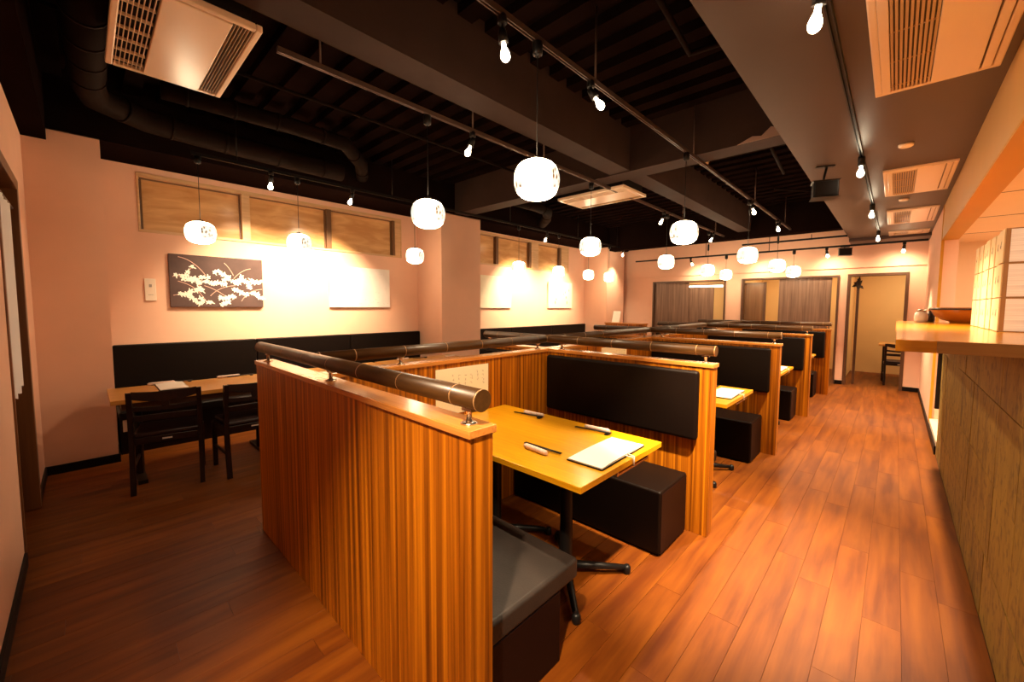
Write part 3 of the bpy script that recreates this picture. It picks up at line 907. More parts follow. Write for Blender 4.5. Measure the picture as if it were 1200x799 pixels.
def speaker(c, s, rot, label, top):
    p = thing('speaker', label, 'speaker', c, None, rot)
    w, d, h = s
    m = MB()
    m.prism([(-w / 2, -d / 2), (w / 2, -d / 2), (w * 0.42, d / 2), (-w * 0.42, d / 2)], 'z', -h / 2, h / 2)
    m.build('cabinet', 'black_metal', p, bev=0.012, seg=3, local=True)
    g = MB().box(-w * 0.43, -d / 2 - 0.006, -h * 0.42, w * 0.43, -d / 2, h * 0.42)
    g.build('front_grille', 'base', p, bev=0.004, local=True)
    MB().tube([(0, 0.02, h / 2), (0.0, 0.02, h / 2 + 0.035), (0.02, 0.03, top - c[2])], 0.009, 8).build('bracket', 'black_metal', p, local=True)
    MB().box(-0.06, 0.0, top - c[2] - 0.008, 0.07, 0.05, top - c[2]).build('ceiling_plate', 'black_metal', p, local=True)
    return p
speaker((-0.50, 4.30, 2.445), (0.18, 0.14, 0.14), 0.35, 'black box speaker on a bracket under the soffit', ZS)
speaker((-0.72, 9.18, 2.44), (0.19, 0.13, 0.13), 0.3, 'small black speaker hung at the far end of the soffit', 2.532)

# ------------------------------------------------------------------ booths
PY = [0.71, 2.585, 4.515, 6.445, 8.315]
PXR = [-0.857, -0.802, -0.797, -0.790, -0.765]
TH, XL_ = 0.105, -2.956
XSP = -2.11                     # aisle-side face of the spine partition
ZC, ZRail = 1.10, 1.178
ordn = ['first', 'second', 'third', 'fourth', 'fifth']


def rail(root, a, b, name='handrail', mat='rail', rings=None, posts=()):
    a, b = Vector(a), Vector(b)
    d = (b - a).normalized(); L = (b - a).length
    r = MB().tube([a, b], 0.0325, 24).build(name, mat, root)
    n = max(2, int(L / 0.285)) if rings is None else rings
    for k in range(n):
        p = a + d * (L * (k + 0.62) / n)
        MB().tube([p - d * 0.0022, p + d * 0.0022], 0.0331, 24).build('node_ring', 'ring', r)
    for e, s in ((a, 1), (b, -1)):
        MB().tube([e + d * s * 0.001, e + d * s * 0.006], 0.0332, 24).build('end_ring', 'ring', r)
    for q in posts:
        q = Vector(q)
        po = MB().lathe((q.x, q.y, ZC), [(0.009, 0.006), (0.009, ZRail - ZC - 0.036), (0.013, ZRail - ZC - 0.03)], 12).build('rail_post', 'steel', root)
        MB().lathe((q.x, q.y, ZC), [(0.026, 0.0), (0.026, 0.003), (0.014, 0.007)], 18).build('post_flange', 'steel', po)
        sad = MB().box(q.x - 0.022, q.y - 0.010, ZRail - 0.040, q.x + 0.022, q.y + 0.010, ZRail - 0.030).build('post_saddle', 'steel', po)
    return r


def cushion(name, b, root, bev=0.022, mat='leather'):
    return box(name, mat, b, root, bev=bev, seg=4)


for i in range(5):
    y0, y1, xr = PY[i], PY[i] + TH, PXR[i]
    lab = ['near striped wood partition at the front with a bronze rail, facing the camera', 'second striped wood partition with a black backrest, behind the first booth table',
           'third striped wood partition along the aisle with a black backrest', 'fourth striped wood partition along the aisle with a black backrest',
           'farthest striped wood partition along the aisle, nearest the back wall'][i]
    p = thing('booth_partition', lab, 'partition', ((xr + XL_) / 2, (y0 + y1) / 2, 0), 'booth partitions')
    box('panel', 'stripe', (XL_ + 0.008, y0 + 0.008, 0, xr - 0.008, y1 - 0.008, ZC - 0.024), p, bev=0.0015)
    box('cap', 'cap', (XL_, y0, ZC - 0.024, xr, y1, ZC), p, bev=0.002)
    if i > 0:
        cushion('backrest', (XSP + 0.02, y0 - 0.045, 0.615, xr - 0.075, y0 + 0.006, 1.055), p)
        cushion('backrest', (XL_ + 0.03, y0 - 0.045, 0.615, XSP - 0.13, y0 + 0.006, 1.055), p)
    if i < 4:
        cushion('backrest', (XSP + 0.02, y1 - 0.006, 0.615, xr - 0.075, y1 + 0.045, 1.055), p)
    yr = (y0 + y1) / 2
    rail(p, (XL_ - 0.06 if i == 0 else XL_ + 0.03, yr, ZRail), (xr - 0.003, yr, ZRail),
         posts=[(xr - 0.065, yr, 0), (-1.92 if i == 0 else -2.0, yr, 0), (XL_ + 0.09, yr, 0)])
# spine between the two booth rows, built in one piece per bay
for i in range(4):
    y0, y1 = PY[i] + TH, PY[i + 1]
    p = thing('spine_partition', 'striped wood divider between the two booth rows, ' + ['behind the first booth table', 'behind the second booth table', 'behind the third booth table', 'behind the fourth booth table'][i],
              'partition', (XSP - 0.05, (y0 + y1) / 2, 0), 'spine dividers')
    box('panel', 'stripe', (XSP - 0.095, y0 - 0.006, 0, XSP, y1 + 0.006, ZC - 0.024), p)
    box('cap', 'cap_y', (XSP - 0.103, y0 - 0.0, ZC - 0.024, XSP + 0.008, y1 + 0.0, ZC - 0.0005), p, bev=0.002)
    rail(p, (XSP - 0.05, y0 - TH / 2 + 0.033, ZRail), (XSP - 0.05, y1 + TH / 2 - 0.033, ZRail), mat='rail_y', posts=[(XSP - 0.05, y1 - 0.07, 0), (XSP - 0.05, y0 + 0.45, 0)])

# benches
for i in range(4):
    ya, yb = PY[i] + TH, PY[i + 1]
    xr = -0.93 if i else -0.94
    n = ordn[i]
    lab0 = ['black bench in the foreground right, its grey-lit seat backed by the near partition', 'black bench just behind the second partition, mostly hidden',
            'black bench just behind the third partition, mostly hidden', 'black bench just behind the fourth partition, mostly hidden'][i]
    b = thing('booth_bench', lab0, 'bench', ((xr + XSP) / 2, ya + 0.25, 0), 'booth benches')
    yf = ya + 0.56 if i == 0 else ya + 0.46
    cushion('seat', (XSP + 0.006, ya + 0.002, 0.30, xr, yf, 0.388), b, 0.018, 'leather' if i else 'leather_sheen')
    box('base', 'leather_base', (XSP + 0.006, ya + 0.006, 0, xr - 0.004, yf - 0.12, 0.30), b, bev=0.004)
    lab1 = 'black bench under the large backrest of the ' + ordn[i + 1] + ' partition, facing the camera'
    b = thing('booth_bench', lab1, 'bench', ((xr + XSP) / 2, yb - 0.2, 0), 'booth benches')
    cushion('seat', (XSP + 0.006, yb - 0.40, 0.012, xr, yb - 0.002, 0.388), b, 0.014)
    box('plinth', 'base', (XSP + 0.006, yb - 0.385, 0, xr - 0.012, yb - 0.006, 0.012), b)
    box('side_panel', 'leather_base', (xr + 0.0003, yb - 0.385, 0.014, xr + 0.003, yb - 0.016, 0.372), b)['label'] = 'dark red vinyl end panel'

# tables
ZTAB = 0.72
def make_table(c, label, x0, x1, dy, ped):
    t = thing('booth_table', label, 'table', c, 'booth tables')
    cx, cy, _ = c
    box('tabletop', 'table', (x0, cy - dy, ZTAB - 0.028, x1, cy + dy, ZTAB), t, bev=0.002)
    for xp in ped:
        MB().lathe((xp, cy, 0), [(0.05, 0.03), (0.034, 0.06), (0.034, ZTAB - 0.05), (0.034, ZTAB - 0.04)], 16).build('pedestal', 'black_metal', t)
        MB().box(xp - 0.16, cy - 0.16, ZTAB - 0.04, xp + 0.16, cy + 0.16, ZTAB - 0.0285).build('mounting_plate', 'black_metal', t)
        for k in range(4):
            a = PI / 4 + k * PI / 2
            dx, dyy = math.cos(a), math.sin(a)
            f = MB().tube([(xp + dx * 0.03, cy + dyy * 0.03, 0.058), (xp + dx * 0.16, cy + dyy * 0.16, 0.047), (xp + dx * 0.335, cy + dyy * 0.335, 0.030)], [0.022, 0.019, 0.015], 10).build('foot', 'black_metal', t)
            MB().lathe((xp + dx * 0.335, cy + dyy * 0.335, 0), [(0.019, 0.0), (0.021, 0.008), (0.021, 0.035), (0.012, 0.046)], 12).build('foot_cap', 'black_metal', f)
    box('bill_holder', 'steel', (x1 - 0.03, cy - 0.06, ZTAB - 0.062, x1 - 0.018, cy + 0.26, ZTAB - 0.052), t)
    for yy in (cy - 0.05, cy + 0.25):
        box('holder_bracket', 'steel', (x1 - 0.03, yy - 0.006, ZTAB - 0.053, x1 - 0.018, yy + 0.006, ZTAB - 0.0275), t)
    return t


YT = [1.705, 3.615, 5.54, 7.44]
T0 = make_table((-1.505, YT[0], 0), 'yellow wooden booth table in the foreground, set with four chopstick sets and a menu', XSP + 0.003, -0.90, 0.382, (-1.25, -1.80))
for i in range(1, 4):
    dup(T0, (-1.505, YT[i], 0), 'yellow wooden table of the ' + ordn[i] + ' booth, a white menu at its aisle end')


# menus, chopsticks, towel sleeves
def menu(c, w, d, rz, label, z):
    m_ = thing('menu', label, 'menu', (c[0], c[1], z), 'menus', rz)
    MB().box(-w / 2 - 0.004, -d / 2 - 0.004, 0.0, w / 2 + 0.004, d / 2 + 0.004, 0.006).build('cover', 'leather', m_, bev=0.001, local=True)
    v = MB()
    n = 10
    for k in range(n):
        a, b = -d / 2 + d * k / n, -d / 2 + d * (k + 1) / n
        h = lambda t: 0.011 + 0.004 * math.sin(PI * (t + d / 2) / d)
        i = len(v.v)
        v.v += [(-w / 2, a, h(a)), (w / 2, a, h(a)), (w / 2, b, h(b)), (-w / 2, b, h(b)), (-w / 2, a, 0.006), (w / 2, a, 0.006), (w / 2, b, 0.006), (-w / 2, b, 0.006)]
        for q in ((0, 1, 2, 3), (0, 4, 5, 1), (1, 5, 6, 2), (3, 2, 6, 7), (0, 3, 7, 4)): v.f.append(tuple(i + k2 for k2 in q)); v.sm.append(False)
    v.build('pages', 'paper', m_, local=True)
    rb = MB()
    rb.tube([(w / 2 - 0.002, 0.0, 0.013), (w / 2 + 0.039, 0.01, 0.009), (w / 2 + 0.042, 0.014, -0.03)], 0.003, 6)
    rb.tube([(w / 2 - 0.002, 0.03, 0.013), (w / 2 + 0.039, 0.027, 0.009), (w / 2 + 0.043, 0.018, -0.035)], 0.003, 6)
    if z > 0.715: rb.build('ribbon', 'paper', m_, local=True)
    return m_


def chopsticks(c, rz, label, z, length=0.23, sleeve=0.17):
    t = thing('chopsticks', label, 'chopsticks', (c[0], c[1], z), 'chopstick sets', rz)
    MB().tube([(-length / 2, 0, 0.009), (length / 2, 0.004, 0.012)], [0.0028, 0.0042], 8).build('stick', 'black_metal', t, local=True)
    MB().tube([(-length / 2, 0.010, 0.009), (length / 2, 0.014, 0.012)], [0.0028, 0.0042], 8).build('stick', 'black_metal', t, local=True)
    MB().box(length / 2 - 0.035, -0.012, 0, length / 2 - 0.012, 0.028, 0.008).build('chopstick_rest', 'black_metal', t, bev=0.003, local=True)
    return t


def towel(c, rz, label, z, l=0.16):
    v = MB()
    v.tube([(-l / 2, 0, 0.012), (-l / 2 + 0.012, 0, 0.013), (l / 2 - 0.012, 0, 0.013), (l / 2, 0, 0.012)], [0.008, 0.013, 0.013, 0.008], 12)
    o = v.build('hand_towel', 'sleeve')
    o.location = (c[0], c[1], z); o.rotation_euler = (0, 0, rz)
    return tag(o, label, 'towel', 'rolled hand towels')


mz = ZTAB + 0.0005
menu((-1.025, 1.735), 0.185, 0.42, 0.02, 'open white menu with black cover at the aisle end of the foreground table', mz)
chopsticks((-1.77, 1.965), 0.1, 'chopsticks at the back left of the foreground table', mz)
towel((-1.75, 2.005), 0.1, 'rolled hand towel beside the chopsticks at the back left of the foreground table', mz)
chopsticks((-1.27, 1.975), 0.1, 'chopsticks under the backrest, left of the menu on the foreground table', mz)
towel((-1.26, 2.012), 0.1, 'rolled hand towel left of the menu, under the second partition backrest', mz)
chopsticks((-1.29, 1.555), PI + 0.03, 'chopsticks lying on the camera side of the foreground table', mz)
towel((-1.30, 1.505), -0.08, 'rolled hand towel on the camera side of the foreground table', mz)
for i in range(1, 4):
    menu((-1.025, YT[i] + 0.03), 0.185, 0.42, 0.02, 'white menu at the aisle end of the ' + ordn[i] + ' booth table', mz)
chopsticks((-1.27, YT[1] + 0.27), 0.1, 'chopsticks on the second booth table', mz)

# notices on the spine
def notice(y0, y1, z0, z1, label, seed):
    n = thing('notice_paper', label, 'notice', (XSP + 0.002, (y0 + y1) / 2, z0), 'notices on the spine')
    box('sheet', 'paper_warm', (XSP + 0.0005, y0, z0, XSP + 0.003, y1, z1), n)
    rnd = random.Random(seed)
    v = MB()
    for c in range(6):
        yy = y1 - 0.05 - c * 0.052
        zz = z1 - 0.045 - rnd.random() * 0.02
        for k in range(rnd.choice((2, 3, 4))):
            s = 0.007
            for _ in range(3):
                a = rnd.uniform(-s, s); bb = rnd.uniform(-s, s)
                if rnd.random() < 0.5: v.box(XSP + 0.003, yy + a - 0.006, zz + bb, XSP + 0.0036, yy + a + 0.006, zz + bb + 0.0018)
                else: v.box(XSP + 0.003, yy + a, zz + bb - 0.006, XSP + 0.0036, yy + a + 0.0018, zz + bb + 0.006)
            zz -= 0.026
    v.build('handwriting', 'ink', n)
    return n
notice(1.475, 1.92, 0.74, 1.045, 'cream handwritten notice on the divider behind the foreground table', 3)
notice(3.42, 3.92, 0.74, 1.045, 'cream notice showing over the second partition, in the second booth', 5)

# ------------------------------------------------------------------ window wall seating
wb = thing('wall_bench', 'long black upholstered bench along the window wall left of the pink column', 'bench', (XW + 0.4, 1.95, 0))
for a, b in ((0.175, 1.42), (1.425, 2.59), (2.595, 3.755)):
    cushion('back_cushion', (XW + 0.001, a, 0.42, XW + 0.07, b, 1.03), wb, 0.015)
cushion('seat', (XW + 0.001, 0.175, 0.34, XW + 0.50, 3.755, 0.42), wb, 0.02)
box('base', 'leather_base', (XW + 0.001, 0.18, 0, XW + 0.45, 3.75, 0.34), wb)
wb2 = thing('wall_bench', 'black upholstered bench along the window wall right of the pink column', 'bench', (XW + 0.4, 6.6, 0))
for a, b in ((4.57, 5.915), (5.92, 7.265), (7.27, 8.612)):
    cushion('back_cushion', (XW + 0.001, a, 0.42, XW + 0.07, b, 1.015), wb2, 0.015)
cushion('seat', (XW + 0.001, 4.57, 0.34, XW + 0.50, 8.612, 0.42), wb2, 0.02)
box('base', 'leather_base', (XW + 0.001, 4.58, 0, XW + 0.45, 8.60, 0.34), wb2)


def wall_table(y0, y1, label):
    t = thing('wall_table', label, 'table', (-4.66, (y0 + y1) / 2, 0), 'wall tables')
    box('tabletop', 'wall_table', (-4.99, y0, 0.678, -4.33, y1, 0.712), t, bev=0.002)
    m_ = (y0 + y1) / 2
    box('apron', 'trim', (-4.92, y0 + 0.06, 0.62, -4.40, y1 - 0.06, 0.678), t)
    for yy in (y0 + 0.16, y1 - 0.16):
        MB().tube([(-4.66, yy, 0.03), (-4.66, yy, 0.63)], 0.03, 12).build('leg', 'black_metal', t)
        box('foot', 'black_metal', (-4.92, yy - 0.03, 0, -4.40, yy + 0.03, 0.03), t)
    return t
wall_table(0.10, 1.30, 'orange wooden table by the window wall at the left, two dark chairs before it')
wall_table(1.34, 2.50, 'second orange table by the window wall, hidden behind the near partition')
wall_table(2.54, 3.72, 'third orange table by the window wall, before the pink column')
menu((-4.76, 0.50), 0.40, 0.19, 0.0, 'white menu lying on the left wall table behind the first chair', 0.7125)
towel((-4.95, 0.45), 1.6, 'rolled hand towel behind the menu on the left wall table', 0.7125, 0.19)
chopsticks((-4.93, 0.56), 1.6, 'chopsticks behind the menu on the left wall table', 0.7125)
towel((-4.95, 0.96), 1.6, 'rolled hand towel on the left wall table above the second chair', 0.7125, 0.19)
chopsticks((-4.92, 1.06), 1.6, 'chopsticks on the left wall table above the second chair', 0.7125)
towel((-4.9, 2.90), 1.6, 'rolled hand towel on the third wall table, left of the dark chopsticks', 0.7125, 0.18)
chopsticks((-4.86, 3.15), 1.6, 'chopsticks on the third wall table before the pink column', 0.7125)
towel((-4.72, 3.55), 1.6, 'rolled hand towel at the far end of the third wall table', 0.7125, 0.18)


def make_chair(loc, rz, label):
    """faces local +x; its back stands at local x = 0"""
    c = thing('dining_chair', label, 'chair', loc, 'dark wooden chairs', rz)
    W = 0.205
    def P(name, v, mat='chair', bev=0.004, par=None): return v.build(name, mat, par or c, bev=bev, local=True)
    for s in (-1, 1):
        v = MB(); y = s * W
        # rear leg and back post in one, splayed a little
        path = [(-0.045, 0.0), (-0.012, 0.22), (0.0, 0.43), (-0.008, 0.62), (-0.035, 0.785)]
        poly = [(a - 0.016, z) for a, z in path] + [(a + 0.016, z) for a, z in path[::-1]]
        v.prism(poly, 'y', y - 0.016, y + 0.016); P('rear_leg', v, bev=0.003)
        v = MB(); v.box(0.38, y - 0.017, 0, 0.412, y + 0.017, 0.40); P('front_leg', v)
    v = MB()
    top = [(-W + 0.016 + 2 * (W - 0.016) * k / 12, 0.785 - 0.012 * (1 - ((k - 6) / 6) ** 2)) for k in range(13)]
    bot = [(-W + 0.016 + 2 * (W - 0.016) * k / 12, 0.735 - 0.030 * (1 - ((k - 6) / 6) ** 2)) for k in range(13)]
    v.prism(top + bot[::-1], 'x', -0.045, -0.022); P('crest_rail', v, bev=0.003)
    v = MB(); v.box(-0.030, -0.022, 0.655, -0.012, 0.022, 0.71); P('splat', v)
    v = MB()
    top = [(-W + 0.016 + 2 * (W - 0.016) * k / 12, 0.668 - 0.010 * (1 - ((k - 6) / 6) ** 2)) for k in range(13)]
    bot = [(-W + 0.016 + 2 * (W - 0.016) * k / 12, 0.640 - 0.010 * (1 - ((k - 6) / 6) ** 2)) for k in range(13)]
    v.prism(top + bot[::-1], 'x', -0.028, -0.010); P('back_slat', v, bev=0.002)
    v = MB(); v.box(-0.02, -W + 0.016, 0.555, -0.002, W - 0.016, 0.60); P('back_slat', v)
    v = MB(); v.box(-0.012, -W + 0.016, 0.375, 0.006, W - 0.016, 0.425); r_ = P('seat_rail', v)
    v = MB(); v.box(-0.0135, -0.03, 0.395, -0.012, 0.03, 0.407); t_ = P('care_tag', v, 'yellow_tag', 0.0004, r_)
    for s in (-1, 1):
        v = MB(); v.box(0.006, s * W - 0.010, 0.375, 0.38, s * W + 0.010, 0.42); P('seat_rail', v)
        v = MB(); v.box(-0.0, s * W - 0.008, 0.18, 0.38, s * W + 0.008, 0.205); P('stretcher', v)
    v = MB(); v.box(0.008, -W + 0.01, 0.42, 0.42, W - 0.01, 0.455); P('seat', v, 'chair_seat', 0.012)
    return c


make_chair((-4.19, 0.40, 0), PI - 0.16, 'dark wooden chair at the left end of the wall table, seen from behind')
make_chair((-4.08, 0.965, 0), PI + 0.04, 'dark wooden chair half hidden by the near partition')

# wall outlet low on the column side
o = box('power_outlet', 'switch', (XW + 0.45, 0.20, 0.22, XW + 0.458, 0.27, 0.34)); tag(origin_to(o, (XW + 0.45, 0.235, 0.22)), 'small pale outlet plate low beside the first chair', 'outlet')

# switch plate and paintings
sw = thing('intercom_switch', 'ivory switch plate on the wall left of the blossom painting', 'switch', (XW, 0.485, 1.48))
box('plate', 'switch', (XW + 0.001, 0.440, 1.485, XW + 0.016, 0.530, 1.72), sw, bev=0.004)
box('sensor_window', 'grey', (XW + 0.016, 0.475, 1.63, XW + 0.019, 0.497, 1.66), sw)
for yy in (0.468, 0.482, 0.496):
    box('button', 'grey', (XW + 0.016, yy, 1.545, XW + 0.018, yy + 0.008, 1.551), sw)


def painting(y0, y1, z0, z1, mat, label):
    p = thing('painting', label, 'painting', (XW, (y0 + y1) / 2, z0), 'paintings on the window wall')
    box('canvas', mat, (XW + 0.001, y0, z0, XW + 0.032, y1, z1), p, bev=0.002)
    return p


p1 = painting(0.64, 1.52, 1.42, 2.00, 'canvas_dark', 'dark brown painting with white blossom sprays on the window wall')
rnd = random.Random(21)
Wd, Hd = 0.88, 0.58
twig, blo = MB(), MB()
xf = XW + 0.0325
def uv(u, v): return (0.64 + u * Wd, 1.42 + v * Hd)
def stroke(mb, pts, w, lift=0.0):
    for (a, b) in zip(pts, pts[1:]):
        (ya, za), (yb, zb) = uv(*a), uv(*b)
        dy, dz = yb - ya, zb - za
        l = math.hypot(dy, dz) or 1
        ny, nz = -dz / l * w, dy / l * w
        mb.quad([(xf + lift, ya + ny, za + nz), (xf + lift, ya - ny, za - nz), (xf + lift, yb - ny, zb - nz), (xf + lift, yb + ny, zb + nz)])
def arc(p, c, q, n=10):
    return [((1 - t) ** 2 * p[0] + 2 * t * (1 - t) * c[0] + t * t * q[0], (1 - t) ** 2 * p[1] + 2 * t * (1 - t) * c[1] + t * t * q[1]) for t in [k / n for k in range(n + 1)]]
arcs = [((.09, .95), (.24, .92), (.36, .62)), ((.56, .89), (.62, .80), (.66, .64)), ((.86, .80), (.76, .78), (.66, .58)), ((.03, .57), (.10, .62), (.16, .62)),
        ((.08, .49), (.20, .44), (.27, .32)), ((.40, .22), (.50, .42), (.68, .44)), ((.34, .42), (.46, .36), (.56, .22)), ((.74, .12), (.82, .36), (.99, .38)),
        ((.03, .22), (.12, .26), (.20, .22)), ((.27, .32), (.32, .22), (.35, .12)), ((.88, .55), (.94, .56), (1.0, .55))]
for a in arcs: stroke(twig, arc(*a), 0.0035)
def petal(u, v, ang, l, w):
    y, z = uv(u, v)
    pts = []
    for (t, s) in ((0, 0), (0.4, w), (0.8, w * 0.8), (1.0, 0), (0.8, -w * 0.8), (0.4, -w)):
        pts.append((xf + 0.0012 + 0.00004 * (len(blo.f) % 60), y + math.cos(ang) * l * t - math.sin(ang) * s, z + math.sin(ang) * l * t + math.cos(ang) * s))
    blo.quad(pts)
sprays = [((.07, .60), (.30, .48), 7), ((.16, .62), (.22, .76), 3), ((.22, .55), (.38, .58), 5), ((.36, .50), (.56, .46), 9), ((.46, .72), (.62, .62), 7), ((.56, .56), (.68, .52), 4),
          ((.68, .46), (.76, .62), 6), ((.78, .56), (.86, .42), 5), ((.86, .54), (.97, .52), 6), ((.66, .36), (.80, .28), 7), ((.10, .26), (.20, .22), 5), ((.18, .28), (.28, .34), 4),
          ((.20, .17), (.30, .08), 5), ((.30, .14), (.40, .10), 4), ((.50, .16), (.66, .24), 9), ((.52, .05), (.60, .12), 4), ((.88, .30), (.98, .20), 6), ((.28, .45), (.32, .34), 3)]
for (a, b, n) in sprays:
    stroke(twig, [a, b], 0.0025, 0.0004)
    for k in range(n):
        t = k / max(1, n - 1)
        u, v = a[0] + (b[0] - a[0]) * t + rnd.uniform(-.012, .012), a[1] + (b[1] - a[1]) * t + rnd.uniform(-.025, .025)
        a0 = rnd.uniform(0, 6)
        for q in range(5):
            petal(u, v, a0 + q * 2 * PI / 5 + rnd.uniform(-.25, .25), rnd.uniform(.020, .034), rnd.uniform(.007, .010))
        petal(u, v, a0 + 1.1, .045, .006)
twig.build('twigs', 'twig', p1); blo.build('blossoms', 'blossom', p1)

p2 = painting(2.33, 3.24, 1.42, 2.00, 'canvas_white', 'white painting with a faint pale pattern, left of the pink column')
m = MB()
for k in range(46):
    y, z = 2.4 + rnd.random() * 0.8, 1.46 + rnd.random() ** 1.6 * 0.45
    a = rnd.uniform(0, 6); l = rnd.uniform(.012, .03)
    m.quad([(xf + 0.0005, y, z), (xf + 0.0005, y + l * math.cos(a), z + l * math.sin(a)), (xf + 0.0005, y + l * math.cos(a + .6), z + l * math.sin(a + .6))])
m.build('pale_pattern', 'pale_print', p2)
painting(5.0, 5.95, 1.41, 2.04, 'canvas_cream', 'plain cream painting just right of the pink column')
p4 = painting(7.155, 8.055, 1.41, 2.01, 'canvas_cream', 'cream print with small olive spots beside the far column')
m = MB()
for (u, v, s) in ((.28, .22, .04), (.32, .34, .03), (.62, .55, .025), (.70, .62, .03), (.74, .42, .035), (.72, .80, .02), (.78, .22, .045), (.45, .6, .02), (.86, .7, .03), (.18, .55, .02)):
    y, z = 7.155 + u * 0.9, 1.41 + v * 0.6
    m.quad([(xf + 0.0005, y + s * 0.5 * math.cos(k * PI / 4), z + s * math.sin(k * PI / 4)) for k in range(8)])
m.build('olive_spots', 'olive_print', p4)

# ------------------------------------------------------------------ low cabinet with a menu stand at the back left
cb = thing('low_cabinet', 'low cabinet with an orange top in the far left corner', 'cabinet', (-4.66, 8.62, 0))
box('body', 'stripe', (-5.16, 8.52, 0, -4.19, 8.74, 1.045), cb)
box('top', 'cap', (-5.175, 8.50, 1.045, -4.17, 8.76, 1.07), cb, bev=0.003)
st = thing('menu_stand', 'white menu card standing on the far left cabinet', 'sign', (-4.93, 8.62, 1.07))
v = MB(); v.prism([(8.58, 1.08), (8.585, 1.08), (8.66, 1.345), (8.655, 1.345)], 'x', -5.02, -4.82); v.build('card', 'paper', st)
box('card_foot', 'window_wood', (-5.02, 8.56, 1.0705, -4.82, 8.68, 1.08), st)

# ------------------------------------------------------------------ counter on the right
ct = thing('service_counter', 'long service counter on the right with a honey-coloured top and stone front', 'counter', (XR + 0.2, 3.4, 0))
NY0 = 2.30
ZK = 1.32
m = MB(); m.box(0.006, NY0 + 0.02, ZK - 0.048, 0.95, 5.66, ZK)
m.build('countertop', 'slab', ct, bev=0.003)
for a, b, mt in ((0.006, 0.128, 'slab'), (0.1285, 0.95, 'slab_pale')):
    box('end_board', mt, (a, NY0, ZK - 0.0485, b, NY0 + 0.0195, ZK - 0.0005), ct)
box('core', 'joint_dark', (XR + 0.022, YF + 0.002, 0, XR + 0.16, 5.655, ZK - 0.049), ct)
zr = [0.0, 0.305, 0.66, 1.02, ZK - 0.05]
y_off = [0.0, 0.02, 0.0, 0.0]
for r_ in range(4):
    yb = 0.17 + (0.0 if r_ % 2 else 0.06)
    ys = [YF + 0.003, 0.16, 0.60, 1.02, 1.44, 1.86, 2.27, 2.71, 3.10, 3.50, 3.92, 4.30, 4.72, 5.14, 5.655]
    if r_ == 0: ys = [q + (0.09 if 0 < k < len(ys) - 1 else 0) for k, q in enumerate(ys)]
    for k, (a, b) in enumerate(zip(ys, ys[1:])):
        pr = 0.0 + random.random() * 0.0025
        g = 0.0022
        box('stone_panel', 'stone', (XR + pr, a + g, zr[r_] + g, XR + 0.022, b - g, zr[r_ + 1] - g), ct)

# stacks of ivory cartons on the counter
bx = None
ky = 0
marks = MB()
def make_carton(loc, label):
    c = thing('carton', label, 'carton', loc, 'ivory cartons on the counter')
    D, T, Hc = 0.30, 0.156, 0.1915
    MB().box(0, 0.003, 0.003, D, T - 0.003, Hc - 0.002).build('box_body', 'carton', c, bev=0.002, local=True)
    MB().box(0.006, 0.0, 0.0, D - 0.002, T - 0.0005, Hc).build('box_liner', 'carton_liner', c, local=True)
    MB().box(0.024, -0.0012, 0.006, D - 0.004, 0.0, Hc - 0.006).build('side_face', 'carton_white', c, local=True)
    v = MB()
    y, z, e = T * 0.5, 0.105, -0.0008
    for (a, b, q, d_) in ((-.006, .022, .002, -.020), (.002, .002, .016, -.014)):
        w = 0.006
        v.quad([(e, y + a - w, z + b), (e, y + a + w, z + b), (e, y + q + w, z + d_), (e, y + q - w, z + d_)])
    v.build('ink_mark', 'ink_dark', c, local=True)
    return c
tn = ['bottom', 'middle', 'top']
kn = ['nearest', 'second', 'third', 'fourth', 'fifth', 'sixth', 'farthest']
for t in range(3):
    for k in range(7):
        lab = 'ivory carton with a small dark mark, %s of the %s row on the counter' % (kn[k], tn[t])
        loc = (0.425 + 0.004 * ((t * 3 + k * 5) % 3), 3.49 + k * 0.156, ZK + 0.0005 + t * 0.1925)
        if bx is None: bx = make_carton(loc, lab)
        else: dup(bx, loc, lab)

# bowl and jars at the far end of the counter
bw = thing('lacquer_bowl', 'wide amber lacquer bowl at the far end of the counter', 'bowl', (0.44, 5.33, ZK))
MB().lathe((0.44, 5.33, ZK), [(0.075, 0.0), (0.08, 0.012), (0.135, 0.03), (0.178, 0.065), (0.204, 0.115), (0.21, 0.14), (0.20, 0.14), (0.17, 0.075), (0.08, 0.03), (0.005, 0.025)], 36).build('bowl_body', 'lacquer', bw)
MB().lathe((0.44, 5.33, ZK), [(0.213, 0.118), (0.216, 0.122), (0.216, 0.128), (0.213, 0.132)], 36).build('rim_band', 'ink_dark', bw)
jr = thing('glass_jar', 'small bright cut-glass jar left of the lacquer bowl', 'jar', (0.18, 5.42, ZK))
MB().lathe((0.18, 5.42, ZK), [(0.035, 0), (0.047, 0.01), (0.05, 0.05), (0.044, 0.085), (0.03, 0.1)], 20).build('jar_body', 'chrome_glass', jr)
MB().lathe((0.18, 5.42, ZK), [(0.033, 0.1), (0.035, 0.105), (0.033, 0.118), (0.01, 0.122)], 20).build('lid', 'steel', jr)
j2 = thing('soy_bottle', 'dark little bottle between the glass jar and the bowl', 'bottle', (0.245, 5.50, ZK))
MB().lathe((0.245, 5.50, ZK), [(0.028, 0), (0.032, 0.008), (0.032, 0.06), (0.014, 0.085), (0.014, 0.11)], 18).build('bottle_body', 'ink_dark', j2)
MB().lathe((0.245, 5.50, ZK), [(0.017, 0.108), (0.018, 0.112), (0.016, 0.128), (0.006, 0.13)], 18).build('bottle_cap', 'lacquer', j2)

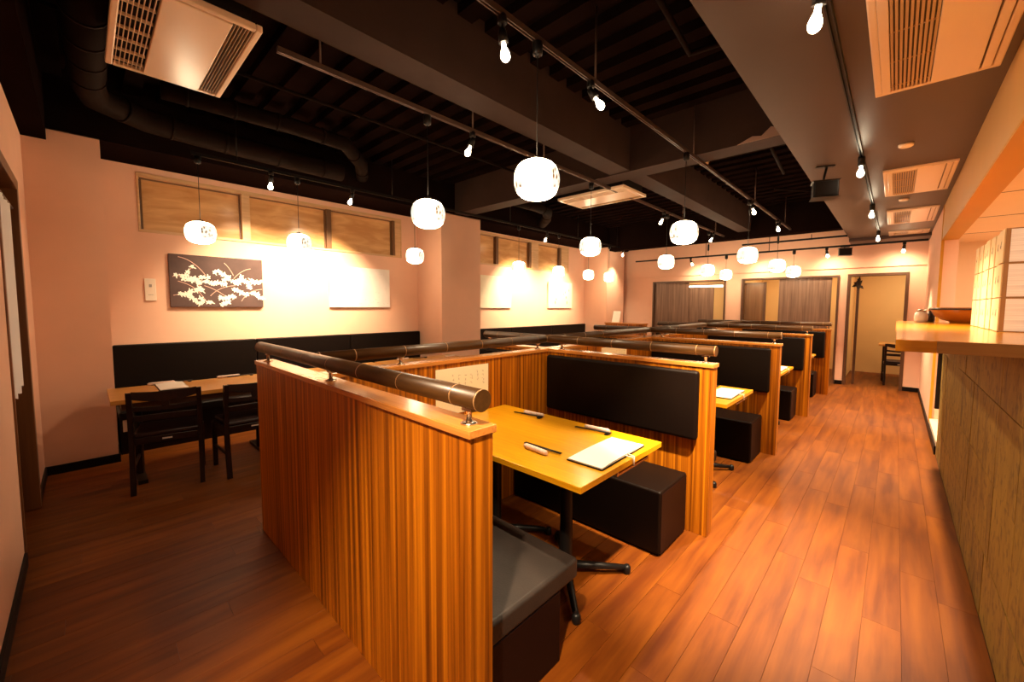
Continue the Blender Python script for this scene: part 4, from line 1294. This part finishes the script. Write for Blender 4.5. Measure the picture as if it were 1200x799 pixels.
# dark narrow board hung at the gap beyond the counter
o = box('hanging_board', 'ink_dark', (XR - 0.03, 5.656, 0.46, XR + 0.03, 5.672, 1.18), bev=0.004)
origin_to(o, (XR, 5.664, 0.46)); tag(o, 'narrow dark board hung at the gap past the counter', 'board')

# ------------------------------------------------------------------ beyond the right-hand opening
sp = thing('dried_sprig', 'dark dried sprig hung at the top of the right opening', 'plant', (-0.545, YB + 0.17, 1.9))
for k in range(9):
    a = k * 0.7
    l = 0.055 + 0.03 * ((k * 7) % 3)
    dx, dz = math.cos(a) * l * 0.9, math.sin(a) * l * 1.3
    v = MB()
    p = Vector((-0.545, YB + 0.17, 1.9)); q = p + Vector((dx, 0.01 * (k % 3), dz)); s = Vector((-dz, 0, dx)).normalized() * 0.026
    mid = p.lerp(q, 0.55)
    i = 0
    for yy in (-0.003, 0.003):
        j = len(v.v)
        for w in (p, mid + s, q, mid - s): v.v.append((w.x, w.y + yy, w.z))
        v.f.append((j, j + 1, j + 2, j + 3)); v.sm.append(False)
    v.build('leaf', 'leaf', sp)
MB().tube([(-0.545, YB + 0.19, 1.80), (-0.545, YB + 0.19, 2.0)], 0.006, 6).build('stem', 'leaf', sp)
ft = thing('far_table', 'orange-topped table seen through the right opening', 'table', (0.15, 11.0, 0))
box('tabletop', 'wall_table', (-0.22, 10.72, 0.70, 0.55, 11.4, 0.735), ft, bev=0.003)
for x, y in ((-0.14, 10.78), (0.48, 10.78), (-0.14, 11.33), (0.48, 11.33)):
    box('leg', 'chair', (x - 0.02, y - 0.02, 0, x + 0.02, y + 0.02, 0.70), ft)
fc = make_chair((0.10, 10.22, 0), 1.62, 'dark chair seen through the right opening, beside the far table')

# ------------------------------------------------------------------ lamps of the rooms behind
def tube_lamp(a, b, label, power):
    t = thing('tube_lamp', label, 'lamp', ((a[0] + b[0]) / 2, (a[1] + b[1]) / 2, a[2]))
    box('lamp_body', 'ac', (a[0], a[1] - 0.05, a[2] + 0.03, b[0], a[1] + 0.05, a[2] + 0.07), t)
    MB().tube([(a[0] + 0.02, a[1], a[2] + 0.01), (b[0] - 0.02, a[1], a[2] + 0.01)], 0.022, 12).build('lamp_tube', 'tube', t)
    return t
tube_lamp((-3.75, YB + 0.3, 1.93), (-2.95, YB + 0.3, 1.93), 'lit tube lamp showing above the left sliding door', 5)


def area(name, loc, size, power, col=WARM, rot=(0, 0, 0)):
    ld = bpy.data.lights.new(name, 'AREA'); ld.energy = power; ld.color = col; ld.shape = 'RECTANGLE'; ld.size, ld.size_y = size
    o = bpy.data.objects.new(name, ld); COL.objects.link(o); o.location = loc; o.rotation_euler = rot
    return o
# ceiling lights of the kitchen and of the two rooms behind the back wall
area('kitchen_light', (1.35, 4.2, 2.34), (0.4, 6.4), 75, (1.0, 0.80, 0.55))
area('rear_room_light', (-1.6, YB + 1.3, 2.48), (0.5, 0.5), 24)
area('rear_room_light', (-4.2, YB + 1.3, 2.48), (0.5, 0.5), 24)
area('rear_room_light', (0.4, YB + 1.2, 2.48), (0.5, 0.5), 24)
